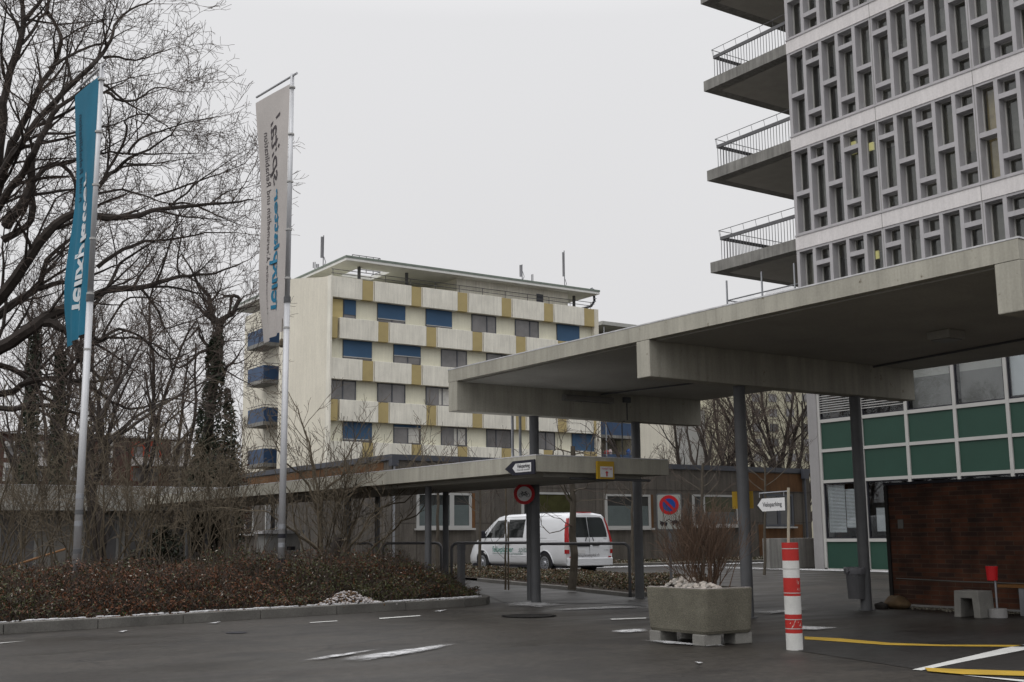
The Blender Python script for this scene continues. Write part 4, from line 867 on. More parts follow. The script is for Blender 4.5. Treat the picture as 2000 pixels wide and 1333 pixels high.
tt = MB(); fitted(tt, 'Veloparking', 36*k, 12*k, lambda a, b: f(a-16*k, b-3.4*k+(a-16*k)*tl)-vd*.003, .0006); tt.build('lettering', mBlack, sp_)

# ------------------------------------------------------------------ planter on blocks
pa = atZ(1250, 1228, .14); pb = atZ(1384, 1237, .14); pc = atZ(1470, 1230, .14)
pa, pb, pc = pa[:2], pb[:2], pc[:2]; ex = np.array([1.0, -.04]); ex /= np.hypot(*ex); ey = np.array([.04, 1.0]); ey /= np.hypot(*ey)
Wd = float((pc-pb)@ex)+.03; Ld = float((pa-pb)@ey)
pl = tag(empty('planter', (*(pb+ex*Wd/2+ey*Ld/2), .12)), 'large exposed-aggregate concrete planter raised on concrete blocks beside the striped bollard', 'planter')
Ld += .06; cpl = pb+ex*(Wd/2-.05)+ey*Ld/2
def rr_ring(w, l, r, z, n=7):
    out = []
    for sx, sy, t0 in ((1,1,0),(-1,1,math.pi/2),(-1,-1,math.pi),(1,-1,1.5*math.pi)):
        for i in range(n): t = t0+math.pi/2*i/(n-1); p = cpl+ex*(sx*(w/2-r)+r*math.cos(t))+ey*(sy*(l/2-r)+r*math.sin(t)); out.append((p[0], p[1], z))
    return out
rings_ = [rr_ring(Wd-.05, Ld-.05, .07, .12), rr_ring(Wd-.02, Ld-.02, .08, .15), rr_ring(Wd+.02, Ld+.02, .08, .575), rr_ring(Wd+.01, Ld+.01, .08, .585), rr_ring(Wd-.13, Ld-.13, .05, .585), rr_ring(Wd-.15, Ld-.15, .05, .48)]
b = MB(); n_ = len(rings_[0])
for a_, c_ in zip(rings_[:-1], rings_[1:]): b.add(a_+c_, [(i, (i+1) % n_, n_+(i+1) % n_, n_+i) for i in range(n_)])
b.poly(rings_[0][::-1]); b.build('trough', mPlanter, pl)
MB().poly(rr_ring(Wd-.14, Ld-.14, .05, .53)).build('soil', mSoil, pl)
b = MB(); a_, c_ = rr_ring(Wd+.005, Ld+.005, .08, .588), rr_ring(Wd-.10, Ld-.10, .05, .590); b.add(a_+c_, [(i, (i+1) % n_, n_+(i+1) % n_, n_+i) for i in range(n_)]); b.build('rim_snow', M('dusty_snow', (.33,.30,.28), var=.2, scale=30), pl)
for sx, sy, lab in ((-1, 1, 'concrete block under the rear left corner of the planter'), (-1, -1, 'concrete block under the near corner of the planter'), (1, -1, 'concrete block under the right corner of the planter'), (1, 1, 'concrete block under the hidden rear corner of the planter')):
    c_ = cpl+ex*sx*(Wd/2-.135)+ey*sy*(Ld/2-.13); tag(MB().obox((c_[0], c_[1], .0595), ((*ex,0),(*ey,0),(0,0,1)), (.24, .19, .119)).build('support_block', mBlock, at=(c_[0], c_[1], 0), bevel=.012), lab, 'block', 'blocks under the planter')
st = MB(); rg = random.Random(21)
def pebble(mb, c, s, rg, m=0):
    R_ = [Vector((rg.gauss(0,1), rg.gauss(0,1), rg.gauss(0,1))).normalized() for _ in range(3)]
    t = (1+5**.5)/2; vs = [(-1,t,0),(1,t,0),(-1,-t,0),(1,-t,0),(0,-1,t),(0,1,t),(0,-1,-t),(0,1,-t),(t,0,-1),(t,0,1),(-t,0,-1),(-t,0,1)]
    fs = [(0,11,5),(0,5,1),(0,1,7),(0,7,10),(0,10,11),(1,5,9),(5,11,4),(11,10,2),(10,7,6),(7,1,8),(3,9,4),(3,4,2),(3,2,6),(3,6,8),(3,8,9),(4,9,5),(2,4,11),(6,2,10),(8,6,7),(9,8,1)]
    sx, sy, sz = s*rg.uniform(.7, 1.2), s*rg.uniform(.7, 1.2), s*rg.uniform(.5, .9); a = rg.uniform(0, 6.28)
    out = []
    for v in vs: q = [v[i]/1.9*rg.uniform(.85, 1.15) for i in range(3)]; out.append((c[0]+sx*q[0]*math.cos(a)-sy*q[1]*math.sin(a), c[1]+sx*q[0]*math.sin(a)+sy*q[1]*math.cos(a), c[2]+sz*q[2]))
    mb.add(out, fs, m)
for i in range(420):
    u, v = rg.uniform(-.5, .5), rg.uniform(-.5, .5); hgt = .52+.17*max(0, 1-((u+.18)/.42)**2)*max(0, 1-(v/.55)**2)*(.75+.35*math.sin(9*v+4*u))
    c_ = cpl+ex*u*(Wd-.2)+ey*v*(Ld-.2); pebble(st, (c_[0], c_[1], hgt*rg.uniform(.97, 1.02)), rg.uniform(.022, .045), rg, 0 if rg.random() < .7 else 1)
tag(st.build('stone_heap', [mStone, M('grey_stones', (.24,.225,.205), var=.25, scale=20)], smooth=False), 'heap of pale frosted stones filling the concrete planter', 'stones', kind='stuff')

# ------------------------------------------------------------------ bin on the column, concrete bench block, ashtray, boulders
q = atD(1672, 1141, math.hypot(14.6, 12.02)-.05); bq = np.array([q[0], q[1], 0]); zb_, zt = float(atD(1672, 1170, math.hypot(*q[:2]))[2]), float(atD(1672, 1110, math.hypot(*q[:2]))[2])
bn = tag(empty('litter_bin', (q[0], q[1], zb_)), 'grey mesh litter bin with a bag over its rim, fixed to the right canopy column', 'bin')
MB().tube([(q[0],q[1],zb_),(q[0],q[1],zt)], [.125,.15], 20).build('basket', M('bin_mesh', (.085,.085,.09), rough=.7, var=.1, grain=.3, scale=4), bn)
rim = MB(); kk = 26
vs = [(q[0]+rr_*math.cos(6.283*i/kk)*(1+.05*math.sin(5*i)), q[1]+rr_*math.sin(6.283*i/kk)*(1+.05*math.cos(7*i)), z+.008*math.sin(3.1*i)) for rr_, z in ((.157, zt-.09), (.168, zt-.01), (.16, zt+.015), (.14, zt)) for i in range(kk)]
rim.add(vs, [(j*kk+i, j*kk+(i+1) % kk, (j+1)*kk+(i+1) % kk, (j+1)*kk+i) for j in range(3) for i in range(kk)]); rim.tube([(q[0]-.15,q[1],zt-.02),(q[0]-.19,q[1]-.01,zt-.05),(q[0]-.21,q[1],zt-.08)], [.03,.02,.004], 6)
rim.build('bin_bag', M('bag_plastic', (.12,.12,.13), rough=.45, var=.2, scale=12), bn, smooth=True)
MB().box(q[0], q[0]+.14, q[1]-.02, q[1]+.02, zb_+.2, zb_+.24).box(q[0], q[0]+.14, q[1]-.02, q[1]+.02, zt-.12, zt-.08).build('bracket', mSteelD, bn)
b0 = atZ(1866, 1206); b1 = atZ(1926, 1207.5); hB = .36
sx_, sy_ = float(b0[0]), float(b0[1]); wB = sy_-float(b1[1])+.02
ub = MB(); yA = sy_; yB = sy_-wB
pr = [(yA+.02, 0), (yA-.085, 0), (yA-.10, hB-.10), (yB+.10, hB-.10), (yB+.085, 0), (yB-.02, 0), (yB+.0, hB), (yA, hB)]
ub.prism([(sx_, y, z) for y, z in pr], (.33, 0, 0)); tag(ub.build('bench_block', mBlock, at=(sx_+.2, (yA+yB)/2, 0), bevel=.012), 'U-shaped grey concrete bench block standing open side down by the brick wall', 'bench')
q = atZ(1949, 1207.5); xa_, ya_ = float(q[0]), float(q[1])
at1 = tag(empty('ashtray_stand', (xa_, ya_, 0)), 'red cup ashtray on a thin rod with round concrete foot, beside the concrete bench block', 'ashtray')
MB().cyl(xa_, ya_, 0, .125, .125, 24).build('concrete_foot', M('pale_foot', (.27,.265,.26), var=.1), at1, bevel=.01)
MB().cyl(xa_, ya_, .125, .5, .014, 8).build('rod', mSteel, at1)
ct = MB().tube([(xa_-.03,ya_+.02,.50),(xa_-.03,ya_+.02,.69)], [.068,.08], 20); ct.build('cup', M('red_cup', (.50,.012,.016), rough=.4, var=.08), at1)
MB().disc((xa_-.03,ya_+.02,.692), (1,0,0), (0,1,0), .08, 20, 0, .06).build('cup_rim', mFrameW, at1)
q = atX(1990, 1140, 15.45); tag(MB().box(15.1, 15.5, 4.5, 10.12, .38, .42).box(15.15, 15.45, 9.75, 9.83, .0, .38, 1).build('wooden_bench', [M('orange_wood', (.20,.09,.025), rough=.6, var=.2), mSteel], at=(15.3,9.5,0)), 'orange-brown wooden bench end cut off by the right edge, against the brick wall', 'bench')
for px, py, s, mm, lab in ((1722, 1190, .11, M('dark_boulder', (.035,.03,.027), var=.3, scale=8), 'small dark round boulder at the foot of the brick wall'), (1752, 1189, .20, M('tan_boulder', (.13,.085,.045), var=.3, scale=6), 'larger tan boulder beside the dark one at the foot of the brick wall')):
    q = atZ(px, py); b = MB(); vs = []; nu, nv = 18, 10; rg = random.Random(px)
    ph = [rg.uniform(0, 6) for _ in range(4)]
    for j in range(nv+1):
        for i in range(nu):
            t, u = math.pi*j/nv, 2*math.pi*i/nu; rr_ = s*(1+.10*math.sin(3*u+ph[0]+2*t)+.08*math.sin(5*t+ph[1])+.05*math.sin(7*u+ph[2]))
            vs.append((q[0]+rr_*math.sin(t)*math.cos(u)*.75, q[1]+rr_*math.sin(t)*math.sin(u)*1.05, max(0, s*.38+rr_*math.cos(t)*.55)))
    b.add(vs, [(j*nu+i, j*nu+(i+1) % nu, (j+1)*nu+(i+1) % nu, (j+1)*nu+i) for j in range(nv) for i in range(nu)]); tag(b.build('boulder', mm, at=(q[0], q[1], 0), smooth=True), lab, 'boulder')
gv = MB(); rg = random.Random(9)
for i in range(1500): pebble(gv, (15.55-abs(rg.gauss(0, .16)), rg.uniform(6, 12.3), .012), rg.uniform(.01, .024), rg, rg.randint(0, 1))
tag(gv.build('gravel_edge', [mGravel, M('dark_gravel', (.07,.06,.045), var=.3, scale=20)]), 'loose gravel along the foot of the brick wall', 'gravel', kind='stuff')

mIron = M('cast_iron', (.012,.012,.012), rough=.95, spec=.05); mIron2 = M('cast_iron_ribs', (.026,.025,.024), rough=.9, spec=.1)
# drain cover in the road
q = atZ(1033, 1204); dc = tag(empty('drain_cover', (q[0], q[1], 0)), 'round cast-iron drain cover with slots in the wet asphalt', 'drain cover')
MB().disc((q[0],q[1],.009), (1,0,0), (0,1,0), .40, 40, 0, .36).build('ring', mIron, dc); MB().disc((q[0],q[1],.007), (1,0,0), (0,1,0), .36, 40).build('lid', mIron, dc)
sl_ = MB()
for i in range(-9, 10): L_ = math.sqrt(max(.01, .35**2-(i*.036)**2)); sl_.box(q[0]+i*.036-.011, q[0]+i*.036+.011, q[1]-L_, q[1]+L_, .0075, .012)
sl_.build('grating', mIron2, dc)
mk = tag(empty('manhole', (*atZ(462, 1237)[:2], 0)), 'small dark gully cover in the road near the kerb', 'drain cover'); q = atZ(462, 1237); MB().disc((q[0],q[1],.008), (1,0,0), (0,1,0), .13, 24).build('lid', mBlack, mk)

# ------------------------------------------------------------------ tubular handrails and the square post
def hoop(p, q, h, r, label):
    p, q = np.array([*p[:2], 0.05]), np.array([*q[:2], 0.05]); d = q-p; L_ = np.linalg.norm(d); d /= L_; rc = .12; pts = [p]
    for t in range(7): a = math.pi/2*t/6; pts.append(p+d*rc*(1-math.cos(a))+UZ*(h-rc+rc*math.sin(a)))
    for t in range(7): a = math.pi/2*(1-t/6); pts.append(q-d*rc*(1-math.cos(a))+UZ*(h-rc+rc*math.sin(a)))
    pts.append(q); tag(MB().tube(pts, r, 8).build('handrail', mRail, at=(p+q)/2*np.array([1,1,0]), smooth=True), label, 'handrail', 'tubular handrails along the walkway')
hoop(atD(1050, 1150, 22.6)+np.array([0,0,0]), atD(1231, 1168, 21.6), .95, .028, 'hooped grey tube handrail in front of the rear end of the white van')
hoop(atD(882, 1150, 23.8), atD(1046, 1150, 23.4), .97, .028, 'hooped grey tube handrail in front of the front half of the white van')
hoop(atD(748, 1150, 25.6), atD(862, 1150, 25.0), .97, .028, 'hooped grey tube handrail between the two middle walkway columns')
hoop(atD(634, 1150, 27.4), atD(727, 1150, 26.6), .97, .028, 'hooped grey tube handrail left of the middle walkway columns, behind the large shrub')
q = atD(901, 1160, 22.0); tag(MB().box(q[0]-.055, q[0]+.055, q[1]-.055, q[1]+.055, 0, 1.0).box(q[0]-.06, q[0]+.06, q[1]-.06, q[1]+.06, .90, 1.01, 1).build('square_post', [mRail, mSteelD], at=(q[0], q[1], 0), bevel=.006), 'square grey post at the right end of the hedge', 'post')
# orange barrier half hidden in the shrubs at left
q0, q1 = atD(-30, 1100, 25), atD(125, 1100, 28)
ob = tag(empty('orange_barrier', ((q0[0]+q1[0])/2, (q0[1]+q1[1])/2, 0)), 'orange barrier boards glimpsed behind the hedge at far left', 'barrier'); mOr = M('barrier_orange', (.30,.11,.012), rough=.6, var=.15)
d = q1-q0; d[2] = 0; L_ = np.linalg.norm(d); d /= L_; nn = np.array([-d[1], d[0], 0])
MB().obox(q0*np.array([1,1,0])+d*L_*.36+UZ*.32, (d, nn, UZ), (L_*.45, .03, .16)).obox(q0*np.array([1,1,0])+d*L_*.82+UZ*.45, (d, nn, UZ), (L_*.25, .03, .16)).build('board', mOr, ob)
MB().tube([q0*np.array([1,1,0])+UZ*.5, q1*np.array([1,1,0])+UZ*.95], .025, 6).build('rail', M('rail_orange', (.27,.14,.06)), ob)
MB().obox(q0*np.array([1,1,0])+d*L_*.45+UZ*.25, (d, nn, UZ), (.1, .08, .5)).obox(q0*np.array([1,1,0])+d*L_*.8+UZ*.25, (d, nn, UZ), (.1, .08, .5)).build('post', mSteelD, ob)

# ------------------------------------------------------------------ white van (rear and left side towards us)
VX0, VX1, VY = 20.86, 22.62, 28.0
vcx = (VX0+VX1)/2; vn = tag(empty('delivery_van', (vcx, VY+2.5, 0)), 'white delivery van with dark rear windows and lettering, parked behind the handrails', 'van')
SEC = [(.26,.80),(.34,.87),(.48,.905),(.70,.915),(.95,.912),(1.08,.900),(1.35,.845),(1.58,.79),(1.72,.73),(1.79,.64),(1.82,.40),(1.83,0.0)]
STN = [(0,1.76,.965),(.05,1.81,.985),(.25,1.835,1),(1.0,1.85,1),(2.4,1.855,1),(3.3,1.84,1),(3.6,1.79,1),(3.85,1.66,.995),(4.1,1.50,.99),(4.35,1.32,.985),(4.55,1.17,.975),(4.75,1.08,.95),(4.95,.97,.90),(5.07,.84,.84),(5.13,.68,.78),(5.15,.5,.74)]
KW = (VX1-VX0)/2/.915
def sec_at(L_):
    for (a, h0, k0), (c, h1, k1) in zip(STN[:-1], STN[1:]):
        if a <= L_ <= c: t = (L_-a)/(c-a); return h0+(h1-h0)*t, k0+(k1-k0)*t
    return STN[-1][1:]
def sec_pts(L_):
    h, k = sec_at(L_); out = []
    for z, w_ in SEC: t = (z-.26)/(1.83-.26); out.append((.26+t*(h-.26), w_*k*KW))
    return out
def lean(L_, z): return max(0, .16*(z-.95)/.85)*max(0, 1-L_/.6) if z > .95 else 0
def side_hw(L_, z):
    s_ = sec_pts(L_)
    for (a, w0), (c, w1) in zip(s_[:-1], s_[1:]):
        if a <= z <= c: t = (z-a)/(c-a); return w0+(w1-w0)*t
    return s_[0][1]
vb = MB(); rows = []
Ls = []
for (a, _, _), (c, _, _) in zip(STN[:-1], STN[1:]):
    n_ = max(1, int((c-a)/.14)); Ls += [a+(c-a)*i/n_ for i in range(n_)]
Ls.append(5.15)
for L_ in Ls:
    s_ = sec_pts(L_); ring = [(vcx-w_, VY+L_+lean(L_, z), z) for z, w_ in s_]+[(vcx+w_, VY+L_+lean(L_, z), z) for z, w_ in s_[-2::-1]]; rows.append(ring)
n_ = len(rows[0]); vs = [p for r_ in rows for p in r_]
vb.add(vs, [(i*n_+j, (i+1)*n_+j, (i+1)*n_+j+1, i*n_+j+1) for i in range(len(rows)-1) for j in range(n_-1)]+[tuple(range(n_))[::-1]]+[tuple(range((len(rows)-1)*n_, len(rows)*n_))]+[(i*n_, i*n_+n_-1, (i+1)*n_+n_-1, (i+1)*n_) for i in range(len(rows)-1)])
vbo = vb.build('body', mVan, vn, smooth=True)
try:
    for p_ in vbo.data.polygons:
        if abs(p_.normal.y) > .85: p_.use_smooth = False
except Exception: pass
def side_patch(pts, m, name, off=.004, parent=None, sub=8):
    """flat outline given in (length, height), laid on the left flank"""
    b = MB(); n0 = len(pts); dense = []
    for (a, z), (c, z2) in zip(pts, pts[1:]+pts[:1]):
        for i in range(sub): t = i/sub; dense.append((a+(c-a)*t, z+(z2-z)*t))
    cl_, cz = sum(p[0] for p in dense)/len(dense), sum(p[1] for p in dense)/len(dense); lay = 6; k = len(dense); vs = []
    for r_ in range(lay+1):
        for L_, z in dense: l2, zz = cl_+(L_-cl_)*r_/lay, cz+(z-cz)*r_/lay; vs.append((vcx-side_hw(l2, zz)-off, VY+l2+lean(l2, zz), zz))
    b.add(vs, [(r_*k+i, r_*k+(i+1) % k, (r_+1)*k+(i+1) % k, (r_+1)*k+i) for r_ in range(lay) for i in range(k)]); return b.build(name, m, parent or vn, smooth=True)
dr = side_patch([(2.98,.36),(4.12,.36),(4.12,.95),(4.05,1.10),(3.50,1.72),(2.98,1.74)], mVan, 'front_door', .002)
side_patch([(3.02,1.10),(4.10,1.10),(4.02,1.16),(3.52,1.64),(3.02,1.66)], mVanGlass, 'window', .006, dr)
side_patch([(4.14,1.10),(4.36,1.08),(4.05,1.34)], mVanGlass, 'quarter_window', .005)
sd = side_patch([(1.75,.36),(2.93,.36),(2.93,1.74),(1.75,1.74)], mVan, 'side_door', .002)
side_patch([(2.06,1.10),(2.88,1.10),(2.88,1.66),(2.06,1.66)], mVanGlass, 'window', .006, sd)
def side_line(pts, wd, m, name, off=.005):
    b = MB(); pr_ = [(vcx-side_hw(a, z)-off, VY+a+lean(a, z), z) for a, z in pts]; b.tube(pr_, wd, 4); return b.build(name, m, vn)
mSeam = M('panel_seam', (.17,.175,.18), rough=.5)
for pts in ([(2.955,.36),(2.955,1.0),(2.955,1.4),(2.955,1.75)], [(1.74,.36),(1.74,1.0),(1.74,1.4),(1.74,1.75)], [(4.14,.50),(4.14,.95),(4.06,1.1)], [(.9+.2*i, 1.08) for i in range(5)]): side_line(pts, .005, mSeam, 'panel_seam', .001)
side_line([(.4+.24*i, 1.02) for i in range(16)], .010, mVan, 'belt_crease', -.001)
side_line([(.95+.2*i, .55) for i in range(15)], .011, mVan, 'rub_strip', .0)
side_line([(.35+.3*i, 1.74) for i in range(11)], .008, mSeam, 'roof_gutter', -.002)
for L_, z in ((3.18, .93), (2.78, .93)): MB().box(vcx-side_hw(L_, z)-.035, vcx-side_hw(L_, z)-.004, VY+L_-.09, VY+L_+.09, z-.018, z+.018).build('door_handle', mBlack, vn)
x_ = vcx-side_hw(4.12, 1.14); mi = MB().obox((x_-.13, VY+4.10, 1.21), ((1,0,0),(0,1,0),(0,0,1)), (.17, .10, .24)).box(x_-.06, x_+.01, VY+4.07, VY+4.12, 1.10, 1.16).build('wing_mirror', mBlack, vn, bevel=.03)
# wheel arches and wheels
for L_ in (.98, 4.18):
    for sgn in (-1, 1):
        xw = vcx+sgn*side_hw(L_, .5); ra = .385; n2 = 28
        rr_ = [(vcx+sgn*(side_hw(L_, max(.27, min(.8, .33+ra*math.sin(math.pi*i/n2))))+.004), VY+L_+ra*math.cos(math.pi*i/n2), .33+ra*math.sin(math.pi*i/n2)) for i in range(n2+1)]
        MB().poly(rr_+[(xw+sgn*.004, VY+L_-ra, .27), (xw+sgn*.004, VY+L_+ra, .27)]).build('wheel_arch', mBlack, vn)
        MB().tube([(p[0]+sgn*.006, p[1], p[2]) for p in rr_], .014, 5).build('arch_lip', mVan, vn)
        wh = MB(); cxw = xw-sgn*.10; wh.tube([(cxw-sgn*.10, VY+L_, .33), (cxw+sgn*.09, VY+L_, .33), (cxw+sgn*.115, VY+L_, .33)], [.325, .325, .295], 32); wo_ = wh.build('wheel', mTyre, vn)
        xo = cxw+sgn*.118; rm = MB(); rm.disc((xo, VY+L_, .33), (0,1,0), (0,0,1), .21, 28); rm.disc((xo+sgn*.012, VY+L_, .33), (0,1,0), (0,0,1), .215, 28, 0, .185); rm.tube([(xo, VY+L_, .33), (xo+sgn*.03, VY+L_, .33)], [.085,.06], 16); rm.build('rim', mSteel, wo_)
        hl = MB()
        for i in range(14): a = 2*math.pi*i/14; hl.disc((xo+sgn*.004, VY+L_+.145*math.cos(a), .33+.145*math.sin(a)), (0,1,0), (0,0,1), .017, 8)
        hl.build('rim_holes', mBlack, wo_)
# rear end
def rear(xn, z): return np.array([vcx+xn*side_hw(.0, z), VY+lean(0, z), z])
def rear_patch(pts, m, name, off=.005, parent=None):
    """outline in (fraction of half width, height)"""
    b = MB(); k = 6; dense = []
    for (a, z), (c, z2) in zip(pts, pts[1:]+pts[:1]):
        for i in range(k): t = i/k; dense.append((a+(c-a)*t, z+(z2-z)*t))
    ca, cz = sum(p[0] for p in dense)/len(dense), sum(p[1] for p in dense)/len(dense); vs = []; kk = len(dense)
    for r_ in range(4):
        for a, z in dense: q = rear(ca+(a-ca)*r_/3, cz+(z-cz)*r_/3); vs.append(q+np.array([0, -off, 0]))
    b.add(vs, [(r_*kk+i, r_*kk+(i+1) % kk, (r_+1)*kk+(i+1) % kk, (r_+1)*kk+i) for r_ in range(3) for i in range(kk)]); return b.build(name, m, parent or vn)
for sgn in (-1, 1):
    o_ = lambda pts: [(sgn*a, z) for a, z in pts]
    d_ = rear_patch(o_([(.012,.42),(.83,.42),(.83,1.0),(.86,1.70),(.012,1.70)]), mVan, 'rear_door', .006)
    rear_patch(o_([(.015,1.10),(.82,1.10),(.86,1.22),(.86,1.64),(.80,1.69),(.015,1.69)]), mVanGlass, 'window', .012, d_)
    lampm = MB(); zz = [.62,.74,.95,1.2,1.45,1.66]; inn = [.90,.90,.91,.92,.935,.96]; out = []
    for z, a in zip(zz, inn):
        q = rear(sgn*a, z); hw_ = side_hw(.0, z); dL = .075 if z < 1.5 else .05
        e_ = np.array([vcx+sgn*(side_hw(.02, z)+.012), VY+lean(.02, z)+.01, z]); s2 = np.array([vcx+sgn*(side_hw(dL, z)+.008), VY+dL+lean(dL, z), z]); out.append((q+np.array([0,-.014,0]), e_+np.array([0,-.01,0]), s2))
    for i in range(5):
        mm = 1 if i == 1 else 0
        a_, c_ = out[i], out[i+1]; lampm.quad(a_[0], a_[1], c_[1], c_[0], mm); lampm.quad(a_[1], a_[2], c_[2], c_[1], mm)
    lampm.build('tail_lamp', [mLampR, mLampC], vn)
    rear_patch(o_([(.80,.50),(.93,.50),(.93,.54),(.80,.54)]), mLampR, 'reflector', .035)
    q = rear(sgn*.14, 1.09); MB().tube([q+np.array([0,-.03,0]), q+np.array([sgn*.04,-.03,-.10])], .014, 5).build('wiper', mBlack, vn)
bp = MB(); 
for i in range(12):
    a0, a1 = -1+2*i/12, -1+2*(i+1)/12; c0_, c1_ = .05*(1-abs(a0)**4), .05*(1-abs(a1)**4); hw_ = side_hw(.02, .45)+.012
    p_ = lambda a, c, z: (vcx+a*hw_, VY-.02-c, z)
    bp.quad(p_(a0,c0_,.28), p_(a1,c1_,.28), p_(a1,c1_,.47), p_(a0,c0_,.47)); bp.quad(p_(a0,c0_,.47), p_(a1,c1_,.47), (vcx+a1*hw_, VY+.01, .50), (vcx+a0*hw_, VY+.01, .50)); bp.quad((vcx+a0*hw_, VY+.1, .27), (vcx+a1*hw_, VY+.1, .27), p_(a1,c1_,.28), p_(a0,c0_,.28))
bp.build('rear_bumper', mVan, vn, smooth=True)
MB().box(vcx-.003, vcx+.003, VY-.0075, VY-.006, .42, 1.08).build('door_seam', mSeam, vn)
q = rear(-.42, .86); MB().box(q[0]-.40, q[0]+.36, q[1]-.022, q[1]-.006, .83, .875).build('handle_bar', mBlack, vn)
q = rear(.26, .87); MB().box(q[0]-.12, q[0]+.13, q[1]-.03, q[1]-.006, .85, .89).build('door_handle', mBlack, vn)
q = rear(-.40, .68); npl = MB().box(q[0]-.16, q[0]+.16, q[1]-.014, q[1]-.006, .62, .74).build('number_plate', mSignWhite, vn)
MB().box(vcx-.45, vcx+.40, VY+1.55, VY+1.8, 1.845, 1.862).build('roof_vent', mSeam, vn) if False else None
hb_ = MB(); hb_.box(vcx-.30, vcx+.25, VY+.20, VY+.26, 1.82, 1.85); hb_.build('high_brake_lamp', mLampR, vn)
MB().box(vcx-.78, vcx+.78, VY+.3, VY+4.9, .20, .262).build('underbody', mBlack, vn)
t_ = MB(); t_.text('www.felixplatterspital.ch', .135, lambda a, b: rear(0, .55)+np.array([a*.80-.72, -.012, b-.02])); t_.build('rear_lettering', mTextDark, vn)
t_ = MB(); t_.text('Vito', .07, lambda a, b: rear(.66, 1.03)+np.array([a-.02, -.012, b])); t_.text('111 CDI', .05, lambda a, b: rear(.62, .70)+np.array([a, -.012, b])); t_.build('badge', mSteelD, vn)
sf = lambda L0, z0_: (lambda a, b: (vcx-side_hw(L0-a, z0_+b)-.008, VY+L0-a, z0_+b))
t_ = MB(); t_.text('felixplatter', .25, sf(3.62, .66), 0, .002); t_.build('side_lettering', mTextGreen, vn)
t_ = MB(); t_.text('spital', .25, sf(2.28, .66), 0, 0, .3); t_.text('Universitäre Altersmedizin und Rehabilitation', .085, sf(3.62, .58)); t_.build('side_lettering', M('grey_green_print', (.12,.2,.18)), vn)

# long wheelbase: stretch the shell along its length, keep the wheels round
def stretch(o, k):
    for ch in o.children:
        me = ch.data; n_ = len(me.vertices); a = np.zeros(n_*3); me.vertices.foreach_get('co', a); a = a.reshape(-1, 3); y = a[:, 1]+2.5
        nm = ch.name.split('.')[0]
        if nm in ('wheel', 'wheel_arch', 'arch_lip', 'rim', 'rim_holes'): c = (y.min()+y.max())/2; y = y+c*(k-1)
        else: y = np.where(y > 0, y*k, y)
        a[:, 1] = y-2.5; me.vertices.foreach_set('co', a.ravel()); me.update(); stretch(ch, k)
stretch(vn, 1.085)

# ------------------------------------------------------------------ bare trees and shrubs
def unit(v): return v/max(math.sqrt(v@v), 1e-9)
def rand_perp(d, rg):
    while True:
        q = np.array([rg.gauss(0,1), rg.gauss(0,1), rg.gauss(0,1)]); q = q-d*(q@d); n = math.sqrt(q@q)
        if n > .2: return q/n
def grow(mbs, p, d, L, r, lvl, P, rg):
    """one branch; mbs[0] takes stout wood, mbs[1] twigs; children recurse"""
    mx = P['max']; seg = P['seg'][min(lvl, len(P['seg'])-1)]; n = max(2, int(L/seg+.5)); pts = [p]; rad = [r]; rmin = P['rmin']
    for i in range(n):
        d = unit(d+rand_perp(d, rg)*rg.gauss(0, P['wob'][min(lvl, len(P['wob'])-1)])+np.array([0,0,P['up'][min(lvl, len(P['up'])-1)]]))
        p = p+d*(L/n); pts.append(p); rad.append(max(rmin, r*(1-.72*(i+1)/n)))
    sprout(mbs, pts, rad, L, lvl, P, rg, d)
def sprout(mbs, pts, rad, L, lvl, P, rg, dend=None, t0=None, emit=True):
    r0 = rad[0]
    if emit: (mbs[0] if r0 > P.get('split', .02) else mbs[1]).tube(pts, rad, 7 if r0 > .06 else 5 if r0 > .025 else 3, 0, cap=False)
    if lvl >= P['max']: return
    dn = P['dens'][min(lvl, len(P['dens'])-1)]; k = max(2, int(L*dn*rg.uniform(.8, 1.2)+.5)); lo = P['from'] if t0 is None else t0
    for j in range(k):
        t = lo+(1-lo)*((j+rg.random())/k); x = t*(len(pts)-1); i = min(int(x), len(pts)-2); f = x-i
        q = pts[i]+(pts[i+1]-pts[i])*f; dd = unit(pts[i+1]-pts[i]); rr = rad[i]+(rad[i+1]-rad[i])*f
        a = R(rg.uniform(*P['ang'])); nd = unit(dd*math.cos(a)+rand_perp(dd, rg)*math.sin(a)); nd[2] += P.get('lift', .15); nd = unit(nd)
        ln = P['len'][min(lvl, len(P['len'])-1)]; l2 = rg.uniform(ln[0], ln[1])*(1.15-.55*t)
        grow(mbs, q, nd, l2, max(P['rmin'], min(rr*.62, P['rk'][min(lvl, len(P['rk'])-1)]*rg.uniform(.7, 1.2))), lvl+1, P, rg)
    if dend is not None and lvl+1 <= P['max'] and lvl > 0:
        grow(mbs, pts[-1], dend, P['len'][min(lvl, len(P['len'])-1)][0], rad[-1]*.9, lvl+1, P, rg)
